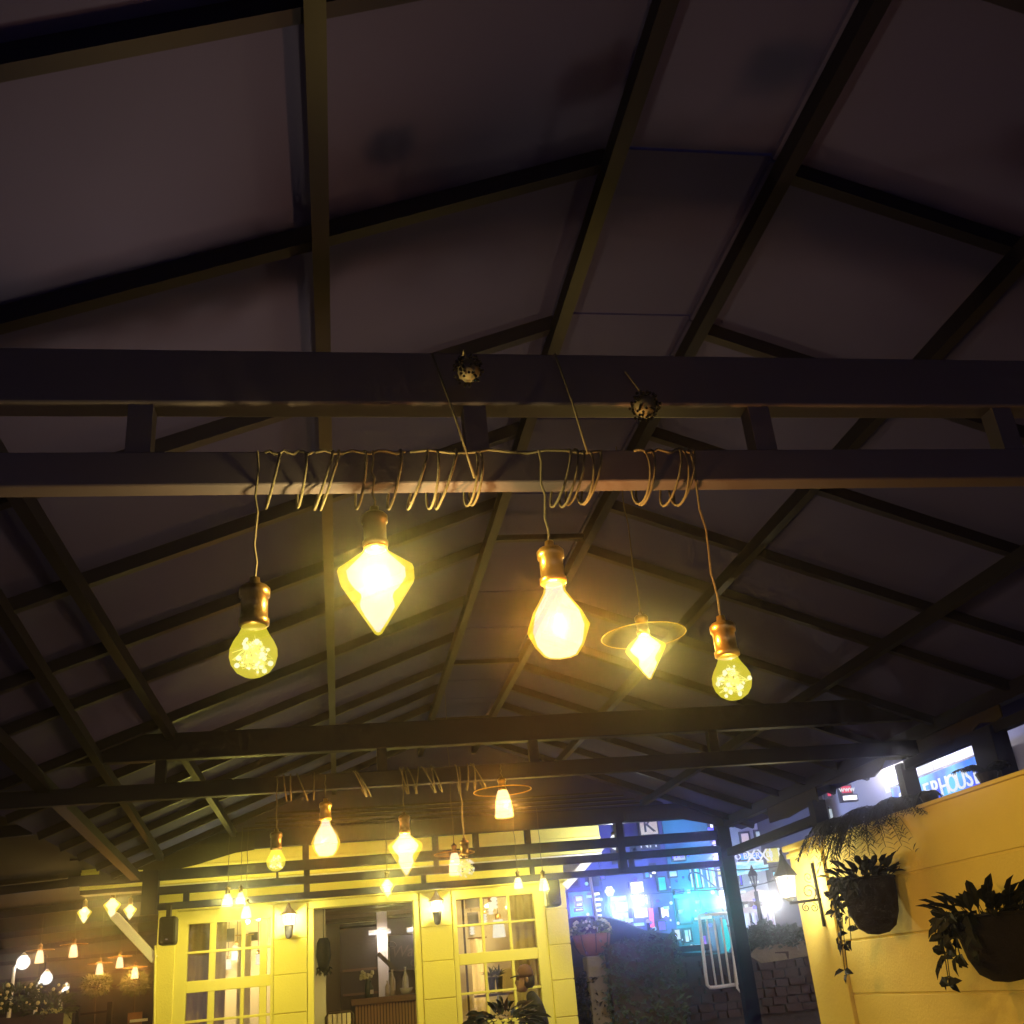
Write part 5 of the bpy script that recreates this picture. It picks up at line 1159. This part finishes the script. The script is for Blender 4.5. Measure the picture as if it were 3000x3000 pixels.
# stool
sz = hz_ - 0.78
stl = thing('stool', (hx + 0.12, PY, 0), 'dark round stool under the person in the cap', 'stool')
MB().lathe([(0.02, sz - 0.05), (0.17, sz - 0.05), (0.175, sz - 0.02), (0.16, sz - 0.005)], 20, (hx + 0.12, PY, 0)).build('seat', 'wood_dark', stl, True)
for i in range(4):
    a = math.pi / 2 * i + 0.78; MB().tube([(hx + 0.12 + 0.11 * math.cos(a), PY + 0.11 * math.sin(a), sz - 0.05), (hx + 0.12 + 0.18 * math.cos(a), PY + 0.18 * math.sin(a), 0)], 0.014, 6).build('leg', 'iron_black', stl)
J = [((hx + 0.12, PY, sz + 0.09), 0.14), ((hx + 0.11, PY, sz + 0.30), 0.135), ((hx + 0.10, PY, sz + 0.47), 0.165), ((hx + 0.06, PY, sz + 0.60), 0.062), ((hx + 0.03, PY, sz + 0.66), 0.052),
     ((hx + 0.10, PY - 0.19, sz + 0.50), 0.062), ((hx + 0.06, PY - 0.24, sz + 0.24), 0.046), ((hx - 0.17, PY - 0.16, sz + 0.22), 0.036),
     ((hx + 0.10, PY + 0.19, sz + 0.50), 0.062), ((hx + 0.06, PY + 0.24, sz + 0.24), 0.046), ((hx - 0.17, PY + 0.16, sz + 0.22), 0.036),
     ((hx + 0.08, PY - 0.10, sz + 0.08), 0.085), ((hx - 0.32, PY - 0.11, sz + 0.08), 0.065), ((hx - 0.30, PY - 0.11, 0.09), 0.045), ((hx - 0.45, PY - 0.12, 0.05), 0.04),
     ((hx + 0.08, PY + 0.10, sz + 0.08), 0.085), ((hx - 0.32, PY + 0.11, sz + 0.08), 0.065), ((hx - 0.30, PY + 0.11, 0.09), 0.045), ((hx - 0.45, PY + 0.12, 0.05), 0.04)]
Ed = [(0, 1), (1, 2), (2, 3), (3, 4), (2, 5), (5, 6), (6, 7), (2, 8), (8, 9), (9, 10), (0, 11), (11, 12), (12, 13), (13, 14), (0, 15), (15, 16), (16, 17), (17, 18)]
try:
    skin_body('body', J, Ed, 'jacket', per)
except Exception as ex:
    print('skin failed', ex)
hd = MB(); ringz = [(-0.125, 0.030, 0.03), (-0.105, 0.050, 0.04), (-0.07, 0.062, 0.02), (-0.03, 0.070, 0.005), (0.02, 0.077, 0.0), (0.06, 0.074, -0.003), (0.09, 0.055, -0.002), (0.108, 0.02, 0)]
k0 = 0
for (z, r_, f_) in ringz:
    for j in range(16):
        a = 2 * math.pi * j / 16; ex = 1.22 if math.cos(a) < 0 else 1.12
        nose = 0.022 if (j == 8 and -0.05 < z < 0.0) else 0
        hd.v.append(Vector((hx + r_ * ex * math.cos(a) - f_ - nose, PY + r_ * 0.95 * math.sin(a), hz_ + z)))
for i in range(len(ringz) - 1):
    for j in range(16): hd.f.append((i * 16 + j, i * 16 + (j + 1) % 16, (i + 1) * 16 + (j + 1) % 16, (i + 1) * 16 + j))
hd.f.append(tuple(range(16))[::-1]); hd.f.append(tuple(range(7 * 16, 8 * 16)))
hdo = hd.build('head', 'skin', per, True)
for s_ in (-1, 1):
    MB().ball((hx - 0.075, PY + s_ * 0.03, hz_ + 0.0), 0.012, 8).build('eye', 'black_plastic', hdo, True)
    MB().lathe([(0.004, -0.028), (0.014, -0.018), (0.018, 0.004), (0.012, 0.026), (0.003, 0.03)], 8, (hx + 0.008, PY + s_ * 0.077, hz_ - 0.01)).build('ear', 'skin', hdo, True)
MB().tube([(hx - 0.088, PY - 0.022, hz_ - 0.068), (hx - 0.096, PY, hz_ - 0.066), (hx - 0.088, PY + 0.022, hz_ - 0.068)], 0.005, 5).build('mouth', 'terracotta', hdo)
MB().lathe([(0.087, -0.02), (0.088, 0.02), (0.082, 0.05), (0.06, 0.085), (0.03, 0.103), (0.003, 0.108)], 20, (hx + 0.006, PY, hz_ + 0.035)).build('cap', 'cap_brown', per, True)
MB().prism([(hx - 0.06, PY - 0.075, hz_ + 0.022 + 0.016), (hx - 0.13, PY - 0.055, hz_ + 0.022 - 0.002), (hx - 0.155, PY, hz_ + 0.022 - 0.006), (hx - 0.13, PY + 0.055, hz_ + 0.022 - 0.002), (hx - 0.06, PY + 0.075, hz_ + 0.022 + 0.016)], (0, 0, 0.012)).build('cap_brim', 'jacket', per)
MB().lathe([(0.05, -0.09), (0.076, -0.06), (0.080, 0.0), (0.079, 0.03)], 16, (hx + 0.022, PY, hz_), cap=False).build('hair', 'hair', per, True)
for s_ in (-1, 1):
    for k in range(4): MB().tube([(hx - 0.19 - 0.0, PY + s_ * (0.15 + 0.012 * (k - 1.5)), sz + 0.215), (hx - 0.235, PY + s_ * (0.14 + 0.013 * (k - 1.5)), sz + 0.205), (hx - 0.255 - 0.004 * (k in (1, 2)), PY + s_ * (0.135 + 0.012 * (k - 1.5)), sz + 0.18)], [0.009, 0.0085, 0.006], 6).build('finger', 'skin', per, True)
    MB().tube([(hx - 0.18, PY + s_ * 0.12, sz + 0.22), (hx - 0.215, PY + s_ * 0.095, sz + 0.225), (hx - 0.235, PY + s_ * 0.09, sz + 0.21)], [0.010, 0.009, 0.007], 6).build('thumb', 'skin', per, True)
    MB().tube([(hx - 0.165, PY + s_ * 0.16, sz + 0.22), (hx - 0.20, PY + s_ * 0.15, sz + 0.215)], [0.03, 0.034], 8).build('palm', 'skin', per, True)
# leafy plant in front
c = P(1478, 3012, Y=10.9); t = thing('leafy_plant', (c.x, c.y, 0), 'dark broad-leaved plant in a tall pot before the right window', 'plant')
MB().lathe([(0.12, 0.0), (0.16, 0.4), (0.19, 0.8), (0.17, 0.8)], 18, (c.x, c.y, 0)).build('pot', 'black_plastic', t, True)
MB().tube([(c.x, c.y, 0.75), (c.x + 0.03, c.y, c.z)], 0.03, 8).build('stem', 'bark', t)
for i in range(260):
    d = _n((rnd(-1, 1), rnd(-1, 1), rnd(-.8, .9))); q = c + Vector((d.x * 0.36, d.y * 0.22, d.z * 0.27 - 0.04)) * rnd(.5, 1)
    MB().leaf(q, d + Vector((0, 0, -0.5)), (0, -1, 1), rnd(.09, .16), rnd(.04, .065)).build('leaf', 'leaf_dark' if i % 4 else 'wood_dark', t)
a = P(1410, 2850, Y=12.9)

# ================================================================== air volume added to imitate lens bloom
hzb = MB().mm((-30, -4, -1.3), (40, 60, 16.5)).build('glow_volume', 'steel_dark'); hzb['kind'] = 'stuff'; hzb['label'] = 'thin air volume added for the lens glow round the lamps'
hm = bpy.data.materials.new('glow_air'); hm.use_nodes = True; n_ = hm.node_tree.nodes; n_.clear()
oo = n_.new('ShaderNodeOutputMaterial'); pv = n_.new('ShaderNodeVolumePrincipled')
pv.inputs['Density'].default_value = HAZE; pv.inputs['Anisotropy'].default_value = HAZE_G; pv.inputs['Color'].default_value = (0.98, 0.96, 0.96, 1)
hm.node_tree.links.new(pv.outputs[0], oo.inputs['Volume'])
hzb.data.materials.clear(); hzb.data.materials.append(hm)
